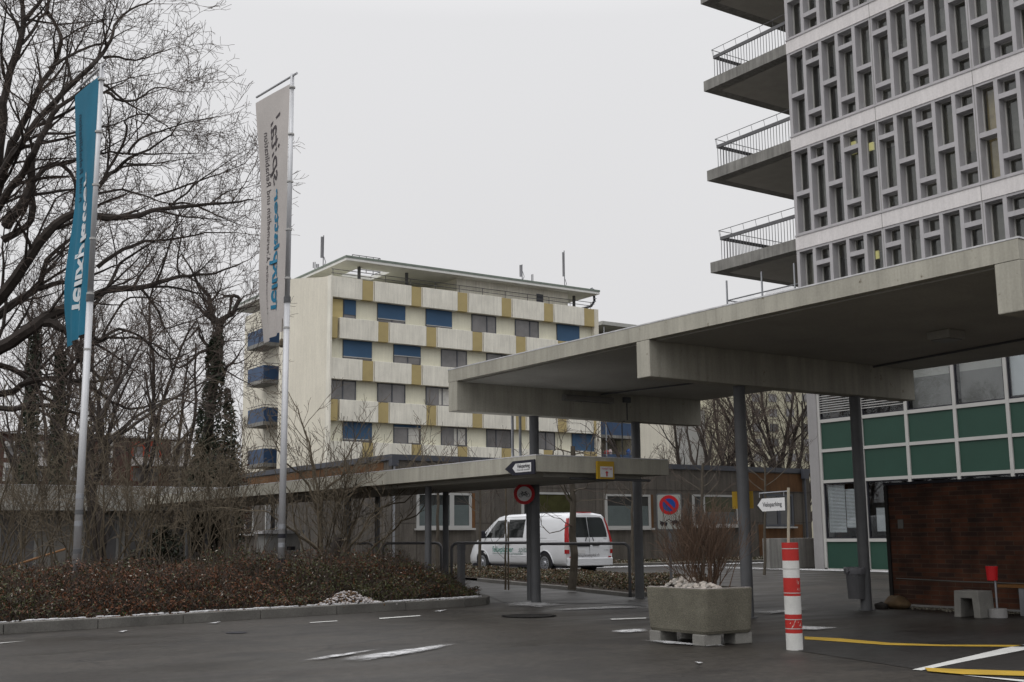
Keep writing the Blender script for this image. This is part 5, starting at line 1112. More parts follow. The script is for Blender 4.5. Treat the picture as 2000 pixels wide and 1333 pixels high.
def limb(mbs, pix, r0, r1, P, rg, lvl=0, t0=.12, kids=True):
    """limb given as pixel points with distance; smoothed, then clothed with branches"""
    c = [atD(x, y, D) for x, y, D in pix]; pts = []
    for i in range(len(c)-1):
        p0, p1, p2, p3 = c[max(i-1, 0)], c[i], c[i+1], c[min(i+2, len(c)-1)]; k = max(3, int(np.linalg.norm(p2-p1)/.3))
        for j in range(k):
            t = j/k; pts.append(.5*((2*p1)+(-p0+p2)*t+(2*p0-5*p1+4*p2-p3)*t*t+(-p0+3*p1-3*p2+p3)*t**3)+np.array([rg.gauss(0,.012) for _ in range(3)]))
    pts.append(c[-1]); n = len(pts); rad = [r0+(r1-r0)*(i/(n-1))**.8 for i in range(n)]
    L = sum(np.linalg.norm(b-a) for a, b in zip(pts[:-1], pts[1:]))
    sprout(mbs, pts, rad, L, lvl if kids else 99, P, rg, unit(pts[-1]-pts[-2]), t0)
    if kids: grow(mbs, pts[-1], unit(pts[-1]-pts[-2]), .8, r1, 1, P, rg)
    return pts

# the great oak at the left: trunk outside the frame, limbs reaching in
ok_ = tag(empty('oak_tree', (*atD(-190, 1150, 29)[:2], 0)), 'huge bare oak with spreading dark limbs filling the upper left', 'tree')
rg = random.Random(77)
PO = dict(max=4, seg=[.4, .28, .2, .14, .12], wob=[.1, .17, .24, .28, .3], up=[.02, .035, .03, .03, .02], dens=[1.25, 2.4, 3.5, 5.2], len=[(1.1, 2.7), (.6, 1.3), (.32, .7), (.16, .38)], rk=[.045, .020, .009, .0058], rmin=.005, ang=(28, 66), split=.02, lift=.12)
PO['from'] = .12
wood, twig = MB(), MB(); mb2 = (wood, twig)
base = atD(-190, 1150, 29)*np.array([1,1,0]); crot = atD(-130, 720, 29)
MB().tube([base, base+np.array([0.05,0,1.6]), base*.5+crot*.5, crot], [.75, .58, .5, .42], 14).build('trunk', mBark, ok_, smooth=True)
LB = [
 ([(-130,720,29),(0,581,28),(40,527,27.5),(90,457,27),(144,417,27),(191,423,27),(252,425,27),(315,408,27.5),(382,402,28),(450,396,28),(492,391,28.5)], .21, .018),
 ([(-130,720,29),(13,604,29.5),(66,568,30),(83,538,30),(92,509,30),(135,466,30.5),(160,430,31)], .17, .03),
 ([(66,568,30),(121,552,30),(150,549,30.5),(200,530,30.5)], .085, .03),
 ([(-130,740,29),(0,680,28),(52,647,27.5),(92,618,27.5),(142,594,27.5),(181,579,27.5),(223,566,28),(276,562,28.5),(315,550,28.5),(370,538,29),(420,534,29.5),(472,514,30)], .22, .018),
 ([(80,628,27.5),(104,634,27.4),(128,645,27.4),(141,660,27.4),(149,676,27.4),(156,692,27.4)], .12, .085),
 ([(140,655,27.4),(176,655,27.5),(194,663,27.5),(231,643,28),(262,652,28),(289,673,28.5),(325,702,29),(365,692,29)], .065, .018),
 ([(150,690,27.5),(176,676,27.8),(212,662,28),(255,660,28.5),(300,672,29),(330,690,29)], .06, .018),
 ([(-110,560,30),(-20,400,29),(0,288,28.5),(7,203,28.5),(20,144,28.5),(38,90,28.5),(46,45,28.5),(45,13,28.5),(38,-40,28.5)], .17, .05),
 ([(46,47,28.5),(60,25,28.5),(82,0,28.5),(110,-40,28.5)], .07, .04), ([(40,58,28.5),(25,35,28.5),(0,5,28.5)], .05, .02),
 ([(20,145,28.5),(8,115,28),(-10,90,28)], .04, .02),
 ([(-110,600,30),(-20,420,29.5),(18,300,29),(36,259,29),(61,209,29),(74,176,29),(101,135,29.5),(119,82,29.5),(110,50,30),(92,18,30),(98,-20,30)], .16, .03),
 ([(44,85,28.5),(70,50,29),(92,18,29.5),(95,-15,29.5)], .05, .03),
 ([(-110,600,30),(0,345,28),(40,285,27.5),(74,237,27.5),(126,179,27.5),(176,131,27.5),(200,106,28),(216,80,28),(232,38,28.5),(256,22,28.5),(298,0,29)], .15, .02),
 ([(96,133,27.5),(140,108,27.7),(175,92,28),(210,84,28)], .05, .025), ([(118,82,29.5),(145,60,29.5),(180,46,29.5),(210,38,30)], .035, .014), ([(143,108,27.7),(160,78,28),(175,50,28)], .03, .012),
 ([(-100,600,29),(0,400,28),(40,345,27.5),(65,300,27),(90,252,27),(101,225,27),(122,205,27),(149,186,27),(190,160,27),(240,195,27)], .14, .03),
 ([(10,440,28),(45,400,27.5),(62,350,27.5),(66,305,27.5),(95,240,28)], .15, .06),
 ([(5,470,28),(30,455,28),(62,430,28),(66,355,28),(110,318,28.5),(145,352,28.5),(148,420,28.5)], .11, .04),
 ([(-60,720,29),(0,660,29),(15,560,29.5),(42,524,29.5),(110,390,30),(150,375,30)], .06, .02),
 ([(200,112,28),(232,112,28),(265,119,28),(300,108,28.5),(333,95,29)], .045, .012),
 ([(209,180,27.5),(239,199,27.5),(275,190,28),(302,172,28),(360,180,28.5)], .05, .012),
 ([(150,430,28),(198,356,28),(225,335,28.5),(252,310,28.5),(290,292,29),(333,262,29),(350,240,29)], .08, .014),
 ([(198,356,28),(236,290,28),(249,252,28),(243,235,28),(290,225,28.5),(335,258,29)], .045, .014), ([(250,300,28.5),(272,272,28.5),(310,258,29),(360,240,29),(430,228,29.5)], .045, .012),
 ([(190,300,28),(215,298,28),(260,300,28.5),(320,300,29),(380,300,29.5)], .04, .012),
 ([(191,378,27.5),(240,372,28),(290,385,28.5),(335,400,28.5)], .045, .014), ([(300,384,29),(365,362,29),(430,340,29.5),(478,320,30)], .04, .012),
 ([(330,400,28),(370,398,28.5),(420,420,29),(470,440,29.5)], .04, .012), ([(190,522,28),(240,488,28),(285,472,28.5),(340,468,29),(400,455,29),(460,455,29.5)], .065, .014),
 ([(182,600,28),(215,555,28.5),(235,515,29),(268,492,29)], .06, .03),
 ([(262,562,28.5),(330,560,29),(400,575,29.5),(455,560,30)], .05, .014), ([(276,563,28.5),(310,610,29),(322,640,29),(360,630,29.5),(410,610,30)], .045, .014),
 ([(200,660,28),(240,590,28.5),(280,580,29),(320,590,29)], .04, .014), ([(-120,760,29),(0,770,29),(60,745,28.5),(110,740,28.5),(160,745,28.5)], .12, .05),
 ([(-120,760,29),(0,800,28),(60,795,28),(110,795,28),(160,815,28.5)], .10, .04), ([(-120,740,29),(0,715,29),(50,738,29),(80,770,29),(110,790,29)], .11, .04),
 ([(170,752,28.5),(205,776,29),(245,797,29),(280,796,29.5),(330,780,30),(400,792,30)], .06, .016), ([(200,868,28),(260,820,28.5),(320,785,29),(350,772,29.5),(400,720,30)], .05, .016),
]
for pix, a, c in LB: limb(mb2, pix, a*.86, c*.9, PO, rg)
wood.build('limbs', mBark, ok_); twig.build('twigs', mTwig, ok_)
print('oak', len(wood.f), len(twig.f))

# generic shrub / tree makers
def tree(name, label, cat, p, stems, P, seed, wm, tm, group=None, extra=None):
    rg = random.Random(seed); o = tag(empty(name, (p[0], p[1], 0)), label, cat, group); wd, tw_ = MB(), MB()
    for (dx, dy, L, r, az, tilt, z_) in stems:
        d = np.array([math.cos(az)*math.sin(tilt), math.sin(az)*math.sin(tilt), math.cos(tilt)]); grow((wd, tw_), np.array([p[0]+dx, p[1]+dy, z_]), d, L, r, 0, P, rg)
    if extra: extra(wd, tw_, rg)
    if wd.f: wd.build('stems', wm, o)
    if tw_.f: tw_.build('twigs', tm, o)
    return o
def PS(**k):
    d = dict(max=3, seg=[.25, .18, .14, .12], wob=[.12, .2, .25, .3], up=[.03, .03, .03, .02], dens=[2.2, 4.0, 6.0], len=[(.6, 1.3), (.3, .7), (.14, .36)], rk=[.014, .008, .0055], rmin=.0042, ang=(22, 58), split=.014, lift=.2); d['from'] = .25; d.update(k); return d
def stems(n, rg, L, r, spread, tilt, z=.05):
    return [(rg.gauss(0, spread), rg.gauss(0, spread), rg.uniform(*L), rg.uniform(*r), rg.uniform(0, 6.283), abs(rg.gauss(0, tilt)), z) for _ in range(n)]
rg = random.Random(31)
# the big many-stemmed shrub right of the pale banner's pole, with two long arching stems
ps = atD(640, 1110, 22.5)
def ex(wd, tw_, rg):
    Q = PS(dens=[1.6, 3.2, 5]); 
    for pix, a, c in (([(655,1112,22.4),(672,1080,22.3),(700,1050,22.2),(722,1010,22.2),(755,988,22.3),(790,982,22.4),(812,960,22.4)], .030, .010),
                      ([(700,1100,22.4),(735,1064,22.3),(765,1040,22.3),(785,1018,22.4),(815,1006,22.5),(838,975,22.6)], .028, .010),
                      ([(632,1112,22.6),(628,1060,22.7),(624,1000,22.8),(632,965,22.8),(648,945,22.8),(672,930,22.8),(676,900,22.9),(694,860,23)], .05, .012),
                      ([(640,1100,22.6),(610,1065,22.4),(575,1040,22.2),(545,1015,22),(515,998,22)], .035, .012),
                      ([(625,1010,22.8),(608,960,22.6),(585,925,22.6),(560,905,22.5),(545,880,22.5)], .03, .010),
                      ([(626,990,22.8),(615,930,23),(606,880,23),(592,830,23.1),(575,790,23.2)], .034, .010),
                      ([(650,1005,22.7),(662,985,22.6),(672,958,22.6)], .024, .018), ([(600,1090,22.5),(580,1040,22.6),(572,1000,22.6),(565,960,22.6),(540,930,22.6)], .024, .009),
                      ([(660,1090,22.6),(700,1010,22.8),(720,960,22.8),(790,920,22.9),(820,880,23)], .018, .008)):
        limb((wd, tw_), pix, a, c, Q, rg, 0, .35)
tree('large_shrub', 'large bare multi-stemmed shrub with arching branches right of the pale banner pole', 'shrub', ps, stems(14, rg, (1.6, 3.2), (.014, .026), .22, .35), PS(), 5, mBark2, mTwig2, None, ex)
q0, q1 = atD(648, 1112, 22.1), atD(660, 1050, 22.1); b = MB(); b.tube([q0*np.array([1,1,0]), q0, (q0+q1)/2, q1], [.12, .11, .10, .075], 12)
for i in range(9): a = i*.7; b.tube([q1+np.array([.05*math.cos(a), .05*math.sin(a), -.02]), q1+np.array([.05*math.cos(a), .05*math.sin(a), .04+.05*math.sin(i*2.3)])], [.025, .004], 4, 1)
tag(b.build('tree_stump', [mBark, mBark3], at=q0*np.array([1,1,0])), 'short broken tree stump with splintered pale top inside the large shrub', 'stump')
# thicket of bare shrubs behind the hedge on the left: each its own plant
specs = [(-40,24,3.0,12),(22,23,3.6,12),(78,25,3.4,11),(112,22.5,2.7,10),(165,24,3.8,12),(232,23.5,4.2,13),(272,25,3.9,12),(302,22.8,3.4,12),(338,24.5,4.0,13),(372,23,3.0,11),(408,25,3.6,12),(447,23.2,3.2,12),(487,24.2,2.7,10),(60,28,4.3,7),(215,29,4.6,7),(330,29,4.2,7),(430,29,3.8,6)]
words = ['first', 'second']
lab = ['bare tangled shrub cut by the left frame edge at hedge height', 'bare upright shrub at the far left, left of the teal banner pole', 'bare shrub close left of the teal banner pole foot', 'low bare shrub directly left of the teal banner pole base', 'dense bare shrub just right of the teal banner pole', 'tall bare shrub beside the leaning dark double trunk', 'bare brown shrub right of the dark double trunk', 'fine twigged shrub below the distant red brick terrace balcony', 'tall bare shrub below the right end of the brick terrace', 'low bare shrub before the ivy covered stump', 'bare shrub below the ivy clad tree trunk', 'bare shrub left of the walkway windows', 'small bare shrub nearest the left side of the pale banner pole', 'taller bare shrub far back at left behind the orange barrier', 'taller bare shrub far back behind the double trunk', 'taller bare shrub far back under the brick terrace', 'bare shrub far back near the ivy clad tree foot']
for i, ((px, D, H_, n_), lb) in enumerate(zip(specs, lab)):
    rg = random.Random(100+i); p = atD(px, 1100, D)
    tree('bare_shrub', lb, 'shrub', p, stems(max(4, int(n_*.62)), rg, (H_*.55, H_*.95), (.012, .026), .30, .32), PS(dens=[1.3, 2.6, 3.6], len=[(.6, 1.4), (.3, .75), (.14, .38)]), 200+i, mBark2, mTwig2, 'bare shrubs behind the hedge')
# leaning dark double trunk
def ex(wd, tw_, rg):
    Q = PS(max=4, dens=[1.0, 2.2, 4, 5.5], len=[(1.0, 2.2), (.6, 1.2), (.3, .7), (.15, .35)], rk=[.035, .016, .008, .0055])
    for pix, a, c in (([(196,1125,25.5),(188,1060,25.5),(180,1000,25.5),(172,930,25.5),(168,880,25.6),(178,845,25.7),(215,780,26),(260,700,26.5)], .13, .03), ([(186,1130,25.5),(200,1060,25.3),(192,1000,25.3),(182,960,25.3),(192,925,25.2),(203,875,25.2),(250,840,25.4),(310,795,25.6),(400,745,26)], .10, .02),
                      ([(205,870,25.2),(190,820,25),(195,760,25),(225,690,25)], .05, .015), ([(172,930,25.5),(150,880,25.3),(120,850,25),(90,800,25)], .045, .012)): limb((wd, tw_), pix, a, c, Q, rg, 0, .3)
tree('double_trunk_tree', 'small dark tree with two leaning trunks right of the teal banner pole', 'tree', atD(192, 1125, 25.5), [], PS(), 41, mBark, mTwig, None, ex)
# young leggy trees behind, filling the middle of the thicket with fine twigs
for i, (px, D, H_, lb) in enumerate(((140, 40, 9.0, 'bare tree behind the teal banner, between the ivy trunks'), (255, 42, 10, 'bare tree behind the thicket left of the ivy clad tree'), (335, 44, 9.0, 'bare tree with fine haze of twigs close left of the ivy clad tree'), (40, 43, 10, 'bare tree at far left behind the ivy trunks'), (200, 48, 11, 'bare tree far back in the middle of the left thicket'))):
    rg = random.Random(300+i); p = atD(px, 1090, D)
    tree('bare_tree', lb, 'tree', p, [(rg.gauss(0,.3), rg.gauss(0,.3), H_*rg.uniform(.75, 1), .11, rg.uniform(0, 6.28), rg.uniform(.05, .25), 0) for _ in range(3)], PS(max=4, seg=[.5,.35,.25,.2,.18], dens=[1.0, 1.6, 2.4, 3.2], len=[(1.6, 3.4), (.8, 1.7), (.4, .9), (.2, .5)], rk=[.04, .018, .010, .007], rmin=.006, ang=(25, 60)), 320+i, mBark, mTwig, 'bare trees behind the thicket')

# leaves
def leaf(mb, c, s, rg, m=0, up=.4):
    n = np.array([rg.gauss(0,1), rg.gauss(0,1), rg.gauss(0,1)+up]); n /= math.sqrt(n@n); a = np.array([rg.gauss(0,1), rg.gauss(0,1), rg.gauss(0,1)]); a -= n*(a@n); a /= math.sqrt(a@a)+1e-9; b_ = np.array([n[1]*a[2]-n[2]*a[1], n[2]*a[0]-n[0]*a[2], n[0]*a[1]-n[1]*a[0]])
    l_, w_ = s*rg.uniform(.7, 1.3), s*rg.uniform(.3, .5); mb.add([c-a*l_, c+b_*w_, c+a*l_, c-b_*w_], [(0,1,2,3)], m)
# trunks clad in ivy
def ivy_tree(name, lb, pix, r0, r1, leaf_n, rad0, Q, seed, limbs=(), ivy_to=.75, ls=.07):
    rg = random.Random(seed); p = atD(*pix[0]); o = tag(empty(name, (p[0], p[1], 0)), lb, 'tree'); wd, tw_ = MB(), MB()
    pts = limb((wd, tw_), pix, r0, r1, Q, rg, 0, .7, kids=bool(Q.get('kids', True)))
    for lp, a, c in limbs: limb((wd, tw_), lp, a, c, Q, rg, 0, .2)
    wd.build('trunk', mBark, o)
    if tw_.f: tw_.build('twigs', mTwig, o)
    iv = MB(); n = len(pts)
    for _ in range(leaf_n):
        t = rg.random()**1.25*ivy_to; x = t*(n-1); i = min(int(x), n-2); q = pts[i]+(pts[i+1]-pts[i])*(x-i); rr = (rad0*(1-t/ivy_to)**.8+r0*.9)*(.75+.35*rg.random()); a = rg.uniform(0, 6.283)
        leaf(iv, q+np.array([math.cos(a)*rr, math.sin(a)*rr, rg.gauss(0,.1)]), ls, rg)
    iv.build('ivy', mIvy, o); return o
QI = PS(max=4, seg=[.4,.3,.22,.16], dens=[1.2, 2.4, 3.8, 5], len=[(1.2, 2.6), (.6, 1.4), (.3, .8), (.18, .4)], rk=[.04, .018, .009, .007], rmin=.0055, wob=[.12, .25, .3, .3])
ivy_tree('ivy_clad_tree', 'crooked tree with ivy clad trunk and gnarled top left of the apartment block', [(398,1080,38),(402,960,38),(405,860,38),(412,790,38),(420,730,38),(418,690,38),(425,660,38),(430,640,38),(424,630,38)], .20, .11, 4200, .30, QI, 51,
         [([(424,632,38),(412,610,38),(408,580,38),(395,565,38),(385,550,38),(370,520,38)], .11, .03), ([(425,632,38),(440,620,38),(455,612,38),(462,595,38),(468,583,38),(455,578,38),(450,590,38),(448,610,38)], .10, .04),
          ([(410,590,38),(425,575,38),(432,560,38)], .05, .02), ([(418,690,38),(405,675,38),(390,655,38),(388,640,38),(370,660,38)], .07, .025), ([(424,712,38),(438,722,38),(445,715,38),(452,710,38)], .07, .04), ([(440,722,38),(436,738,38),(432,745,38)], .05, .03), ([(420,680,38),(390,690,38),(350,720,38),(330,700,38)], .07, .02)], .78, .085)
QN = PS(max=1); 
ivy_tree('ivy_tree', 'left ivy clad trunk standing left of the teal banner pole', [(50,1080,36),(55,900,36),(62,800,36),(66,720,36),(70,650,36)], .15, .09, 2000, .15, QI, 52, (), 1.0, .08)
ivy_tree('ivy_tree', 'right ivy clad trunk close left of the teal banner pole', [(108,1080,37),(112,900,37),(115,800,37),(118,720,37),(119,690,37)], .15, .09, 2000, .15, QI, 53, (), 1.0, .08)
def leafy(name, lb, cat, p, rx, ry, h, n, ls, mats, seed, taper=.7, group=None, stem=mBark2):
    rg = random.Random(seed); b = MB()
    lumps = [(rg.gauss(0, .35), rg.gauss(0, .35), rg.uniform(.1, .9), rg.uniform(.35, .6)) for _ in range(9)]
    for _ in range(n):
        lx, ly, lz, lr = rg.choice(lumps); t = min(1, max(.02, lz+rg.gauss(0, .16))); k = (1-t)**taper+.12; d = np.array([rg.gauss(0,1), rg.gauss(0,1), 0]); d /= np.linalg.norm(d)
        rr = lr*rg.random()**.4; leaf(b, np.array([p[0]+(lx+d[0]*rr)*rx*k, p[1]+(ly+d[1]*rr)*ry*k, h*t]), ls, rg, rg.choice(range(len(mats))))
    o = tag(empty(name, (p[0], p[1], 0)), lb, cat, group); b.build('foliage', mats, o)
    s_ = MB()
    for i in range(5): a = i*1.26; s_.tube([(p[0],p[1],0),(p[0]+math.cos(a)*rx*.2,p[1]+math.sin(a)*ry*.2,h*.6)], [.03,.008], 5)
    s_.build('stems', stem, o); return o
leafy('evergreen_shrub', 'dark evergreen mass around the foot of the ivy clad tree', 'shrub', atD(398, 1080, 37.2), 1.5, 1.4, 4.3, 7000, .085, [mIvy, L3], 61, .8)
leafy('evergreen_shrub', 'narrow dark evergreen beside the apartment block balconies', 'shrub', atD(432, 1080, 36.5), .9, .9, 5.6, 3500, .08, [mIvy, L3], 62, .5)
leafy('ivy_stump', 'dark ivy covered stump in the middle of the thicket', 'shrub', atD(318, 1100, 24.2), .5, .4, 1.35, 1700, .05, [mIvy, L3], 63, .3)
leafy('ivy_stump', 'small dark ivy covered stump right of the double trunk', 'shrub', atD(255, 1120, 23), .32, .3, .95, 800, .045, [mIvy, L3], 64, .3)
leafy('beech_hedge', 'brown leafed hedge block left of the apartment block balconies', 'hedge', atD(452, 1085, 41), 1.0, 1.5, 4.4, 7000, .07, [L1, L5, mTwig], 65, .15)

# ------------------------------------------------------------------ small street trees before the pavilion
def street_tree(lb, px, D, ptop, r0, branches, seed, group='young bare street trees', spurs=True, P=None):
    rg = random.Random(seed); p = atD(px, 1100, D); p = np.array([p[0], p[1], 0.05]); o = tag(empty('street_tree', (p[0], p[1], 0)), lb, 'tree', group); wd, tw_ = MB(), MB()
    top = atD(*ptop, D); Q = P or PS(max=2, dens=[1.6, 3.2, 3], len=[(.35, .8), (.15, .4), (.1, .2)], rk=[.012, .007, .005], wob=[.1, .2, .3])
    n = 8; pts = [p+(top-p)*i/n+np.array([rg.gauss(0,.012), rg.gauss(0,.012), 0]) for i in range(n+1)]; wd.tube(pts, [r0*(1-.45*i/n) for i in range(n+1)], 10)
    for pix, a, c in branches: limb((wd, tw_), [(x, y, D+dz) for x, y, dz in pix], a, c, Q, rg, 0, .3)
    wd.build('trunk', mBark3 if r0 > .04 else mBark2, o)
    if tw_.f: tw_.build('twigs', mTwig, o)
    return o
street_tree('pollarded young tree with short curved branches standing before the rear of the white van', 1117, 24.6, (1119, 872), .088,
    [([(1119,990,0),(1085,935,.1),(1075,915,.1),(1062,905,0)], .026, .012), ([(1119,985,0),(1100,945,-.2),(1090,938,-.3)], .02, .01), ([(1119,980,0),(1150,978,.2),(1180,975,.3),(1184,955,.3),(1186,940,.3)], .024, .010), ([(1119,960,0),(1140,955,-.3),(1152,945,-.3)], .02, .01), ([(1119,940,0),(1142,925,.3),(1150,910,.3)], .022, .01),
     ([(1119,905,0),(1100,890,0),(1094,870,0),(1092,850,0)], .022, .01), ([(1119,890,0),(1140,885,0),(1150,870,0),(1158,855,.1)], .02, .009), ([(1119,885,0),(1085,880,.2),(1080,893,.2),(1068,900,.2)], .02, .01), ([(1119,880,0),(1160,890,-.2),(1168,868,-.2)], .018, .008), ([(1119,1025,0),(1080,1042,-.4),(1062,1030,-.4),(1055,1012,-.4)], .014, .007), ([(1119,1030,0),(1095,1015,-.4),(1078,1010,-.4)], .012, .006)], 71)
street_tree('thin sapling with its stake before the front doors of the white van', 986, 24.9, (990, 900), .022, [([(988,1010,0),(1005,995,0),(1012,975,0)], .008, .005), ([(988,1040,0),(965,1060,0),(955,1040,0)], .008, .005), ([(988,985,0),(972,965,0),(962,940,0)], .008, .005), ([(988,960,0),(1000,935,0)], .007, .005)], 72)
q = atD(993, 1100, 24.7); tag(MB().tube([(q[0], q[1], .05), (q[0], q[1], 1.45)], .018, 8).build('tree_stake', mBark2, at=(q[0], q[1], 0)), 'thin stake beside the sapling in front of the van door', 'stake')
def fan(px, ytop, ybase, w, n, rg): return [([(px, y, 0), (px+s_*w*.45, y-w*.35, 0), (px+s_*w*rg.uniform(.7, 1), y-w*rg.uniform(.6, 1.1), rg.uniform(-.3, .3))], .016, .006) for k in range(n) for s_, y in ((1 if k % 2 else -1, ybase-(ybase-ytop)*(k+.3)/n),)]
rg = random.Random(6)
street_tree('young bare tree against the pavilion boards left of the white van bonnet', 937, 34.0, (939, 905), .05, fan(938, 905, 1010, 32, 9, rg), 73)
street_tree('pale trunked young tree between the two walkway columns, before the pavilion window', 854, 33.5, (856, 900), .055, fan(855, 905, 960, 34, 7, rg), 74)
street_tree('young bare tree behind the no-parking sign and red twigged shrub', 1372, 33.0, (1372, 905), .06, fan(1372, 905, 1005, 40, 10, rg), 75)
street_tree('young bare tree with forked branches behind the white Veloparking arrow', 1494, 33.0, (1494, 900), .042, fan(1494, 900, 965, 60, 6, rg), 76)
street_tree('young bare tree behind the rear right canopy column', 1236, 33.5, (1234, 930), .05, fan(1234, 930, 1000, 34, 8, rg), 77)
# trees far behind, right of the apartment block
QB = PS(max=4, seg=[.6,.45,.35,.25], dens=[.8, 1.2, 1.6, 2.2], len=[(2.0, 4.0), (1.0, 2.2), (.6, 1.3), (.3, .7)], rk=[.07, .032, .016, .010], rmin=.009, ang=(22, 52), split=.04)
for i, (px, D, H_, tilt, lb) in enumerate(((1352, 70, 8.5, .5, 'dark spreading bare tree right of the apartment block wing, above the pavilion roof'), (1395, 74, 10, .3, 'dark bare tree left of the second-beam canopy column, above the pavilion roof'), (1462, 78, 13, .16, 'tall bare tree just right of the canopy column before the pale high-rise'), (1515, 80, 13.5, .14, 'tall slender bare tree before the middle of the pale high-rise'), (1565, 78, 12, .18, 'tall bare tree before the pale high-rise, beside the green panelled corner'))):
    rg = random.Random(400+i); p = atD(px, 1060, D)
    tree('distant_tree', lb, 'tree', p, [(rg.gauss(0,.4), rg.gauss(0,.4), H_*rg.uniform(.8, 1), .2, rg.uniform(0, 6.28), rg.uniform(.3, 1)*tilt, 0) for _ in range(4)], QB, 410+i, mBark, mTwig, 'bare trees beyond the pavilion')

# ------------------------------------------------------------------ hedges and ground cover
def cover(name, lb, region, n, hfun, mats, wts, ls, seed, stems_=0, zb=.08):
    rg = random.Random(seed); b = MB(); x0_, x1_, y0_, y1_ = region['box']; k = 0
    while k < n:
        x, y = rg.uniform(x0_, x1_), rg.uniform(y0_, y1_)
        h = hfun(x, y)
        if h <= 0: continue
        k += 1; t = rg.random()**.55; w_ = wts(x, y, t)
        leaf(b, np.array([x+rg.gauss(0,.02), y+rg.gauss(0,.02), zb+h*t]), ls*rg.uniform(.7, 1.35), rg, rg.choices(range(len(mats)), w_)[0], .2)
    ns_ = len(mats)
    for _ in range(stems_):
        x, y = rg.uniform(x0_, x1_), rg.uniform(y0_, y1_); h = hfun(x, y)
        if h <= 0: continue
        b.tube([(x, y, zb-.03), (x+rg.gauss(0,.05), y+rg.gauss(0,.05), zb+h*.6), (x+rg.gauss(0,.12), y+rg.gauss(0,.12), zb+h*rg.uniform(.9, 1.18))], [.005,.004,.002], 3, ns_, cap=False)
    return tag(b.build(name, mats+[mTwig]), lb, 'hedge', kind='stuff')
def kerb_y(x):
    for (a, y0_), (c, y1_) in zip(kerb_line[:6], kerb_line[1:7]):
        if a <= x <= c: return y0_+(y1_-y0_)*(x-a)/max(c-a, 1e-6)
    return 99
def nz(x, y, s): return math.sin(x*s*1.7+1.3*math.sin(y*s))*math.sin(y*s*2.1+x*.7*s)+.5*math.sin(x*s*4.1+y*s*2.7)
HX, HY = float(atZ(655, 1180, .1)[0]), 17.05
def h_hedge(x, y):
    d = y-kerb_y(x)-.28-.13*nz(x, y, 1.3)
    if d < 0 or x > 11.25: return 0
    e_ = min(1, .30+d*.85)*(1 if x < 10.3 else max(.3, 1-(x-10.3)*.7))
    if ((x-HX)/.36)**2+((y-HY)/.34)**2 < 1: return 0
    return (.52+.12*nz(x, y, .8)+.10*nz(x+1, y+2, 3.1)+.06*min(d, 2)+.036*max(0, x-5))*e_
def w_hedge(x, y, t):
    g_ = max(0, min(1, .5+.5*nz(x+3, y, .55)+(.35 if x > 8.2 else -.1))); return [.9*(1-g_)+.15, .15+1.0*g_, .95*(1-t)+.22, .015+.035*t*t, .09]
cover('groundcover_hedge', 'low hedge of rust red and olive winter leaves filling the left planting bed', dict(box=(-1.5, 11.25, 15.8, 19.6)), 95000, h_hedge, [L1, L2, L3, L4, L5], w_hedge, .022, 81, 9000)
def h_back(x, y):
    return (.42+.16*nz(x, y, .7)) if y > 18.6 and x < 10.2+(y-19)*.35 else 0
cover('groundcover_rear', 'olive and brown ground cover under the bare shrubs', dict(box=(-2, 12, 18.6, 26)), 42000, h_back, [L1, L2, L3, L4, L5], lambda x, y, t: [.35, .45, .4, .03, .2], .030, 82, 5000)
from mathutils.geometry import intersect_point_quad_2d
def inside(pl, x, y):
    r_ = False; n = len(pl); j = n-1
    for i in range(n):
        xi, yi = pl[i]; xj, yj = pl[j]
        if (yi > y) != (yj > y) and x < (xj-xi)*(y-yi)/(yj-yi)+xi: r_ = not r_
        j = i
    return r_
islp = [tuple(map(float, p)) for p in isl]
def h_isl(x, y): return (.15+.05*nz(x, y, 1.4)) if inside(islp, x-.1, y+.1) and inside(islp, x-.18, y) and y < 31.5 else 0
cover('groundcover_island', 'low tan and olive ground cover in the island bed before the van', dict(box=(13.5, 20, 17.3, 31.5)), 42000, h_isl, [L1, L2, L3, L4, L5], lambda x, y, t: [.15, .55, .45, .05+.06*t, .45], .027, 83, 2500, .06)
def h_path(x, y): return (.36+.16*nz(x, y, 1.1))*max(.15, 1-abs(x-11.9-(y-18)*.28)/1.3) if y > 17.5+.4*(x-11) and x < 12.2+(y-19)*.4 and x > 10.8 and inside(bedp, x, y) else 0
bedp = [tuple(p) for p in bed]
cover('groundcover_end', 'dark scrubby ground cover at the rounded right end of the left bed', dict(box=(10.6, 13.6, 17.3, 24)), 16000, h_path, [L1, L2, L3, L4, L5], lambda x, y, t: [.35, .3, .7, .05, .15], .026, 84, 2500)
def h_grav(x, y): return .10+.05*nz(x, y, 2)
cover('strip_ground_cover', 'sparse leaf litter and ivy on the gravel strip along the pavilion wall', dict(box=(19, 44, 35.3, 36.4)), 9000, h_grav, [L5, L2, L3, L4, mIvy], lambda x, y, t: [.4, .3, .35, .25, .2], .04, 85)
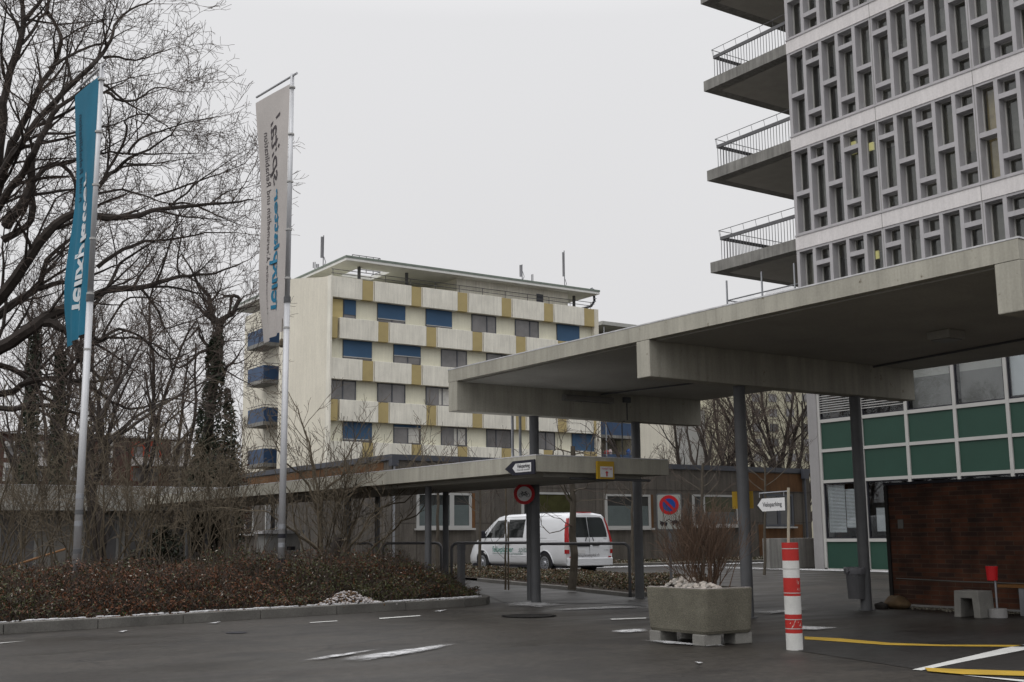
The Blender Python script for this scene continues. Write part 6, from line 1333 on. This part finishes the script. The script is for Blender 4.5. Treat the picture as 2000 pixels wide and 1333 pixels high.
# leaf litter along the kerb
ll = MB(); rg = random.Random(86)
for _ in range(5000):
    x = rg.uniform(-1, 11.2); y = kerb_y(x)+.15+abs(rg.gauss(0, .28)); leaf(ll, np.array([x, y, .112]), rg.uniform(.012, .03), rg, rg.choices((0,1,2,3), (.4,.2,.25,.12))[0], 2.5)
tag(ll.build('leaf_litter', [L1, L5, L3, L4]), 'fallen leaves and frost between the kerb and the hedge', 'leaves', kind='stuff')
# heap of dirty snow at the hedge foot
q = atZ(655, 1172, .1); hp = MB(); rg = random.Random(87)
for _ in range(800):
    u, v = rg.gauss(0, .25), rg.gauss(0, .13); h = .20*math.exp(-(u/.4)**2-(v/.2)**2)*rg.uniform(.55, 1.1); pebble(hp, (HX+u, HY+v+.25*h, .10+h), rg.uniform(.010, .030), rg, 0 if rg.random() < .62 else 1)
tag(hp.build('snow_heap', [M('dirty_snow', (.36,.335,.33), var=.2, scale=15), L5], at=(HX, HY, .1)), 'small heap of dirty crumbly snow at the foot of the hedge', 'snow', kind='stuff')
q = atZ(7, 1200, .1); b = MB(); pebble(b, (q[0], q[1], .2), .13, random.Random(2)); tag(b.build('stone', mBlock, at=(q[0], q[1], .1), bevel=.02), 'single grey stone in the bed at the far left behind the kerb', 'stone')
leafy('weed_tuft', 'small bright green tuft beside the kerb of the left bed', 'plant', atZ(238, 1203, .1), .10, .06, .14, 60, .03, [M('fresh_leaf', (.05,.16,.03), rough=.5, var=.2)], 88)
# red-twigged shrub in the planter
rg = random.Random(91); pcn = np.array([*(cpl+ex_ if False else cpl), .53]); pcn[:2] += np.array([.10, -.02])
Pr = PS(max=2, seg=[.12, .1, .08], wob=[.05, .12, .2], up=[.02, .05, .05], dens=[9, 10, 6], len=[(.22, .5), (.1, .26), (.06, .1)], rk=[.0042, .003, .0025], rmin=.0020, ang=(14, 46), split=.0055, lift=.25); Pr['from'] = .3
stl = []
for i in range(60):
    a = rg.uniform(0, 6.283); ti = abs(rg.gauss(.05, .42)); stl.append((rg.gauss(0,.10), rg.gauss(0,.10), rg.uniform(.5, .85)*(1-.15*ti), rg.uniform(.0055, .009), a, min(ti, .95), .52))
shr = tree('red_twig_shrub', 'bare reddish twiggy shrub growing out of the concrete planter', 'shrub', pcn, stl, Pr, 92, mRedTwig, mRedTwig)
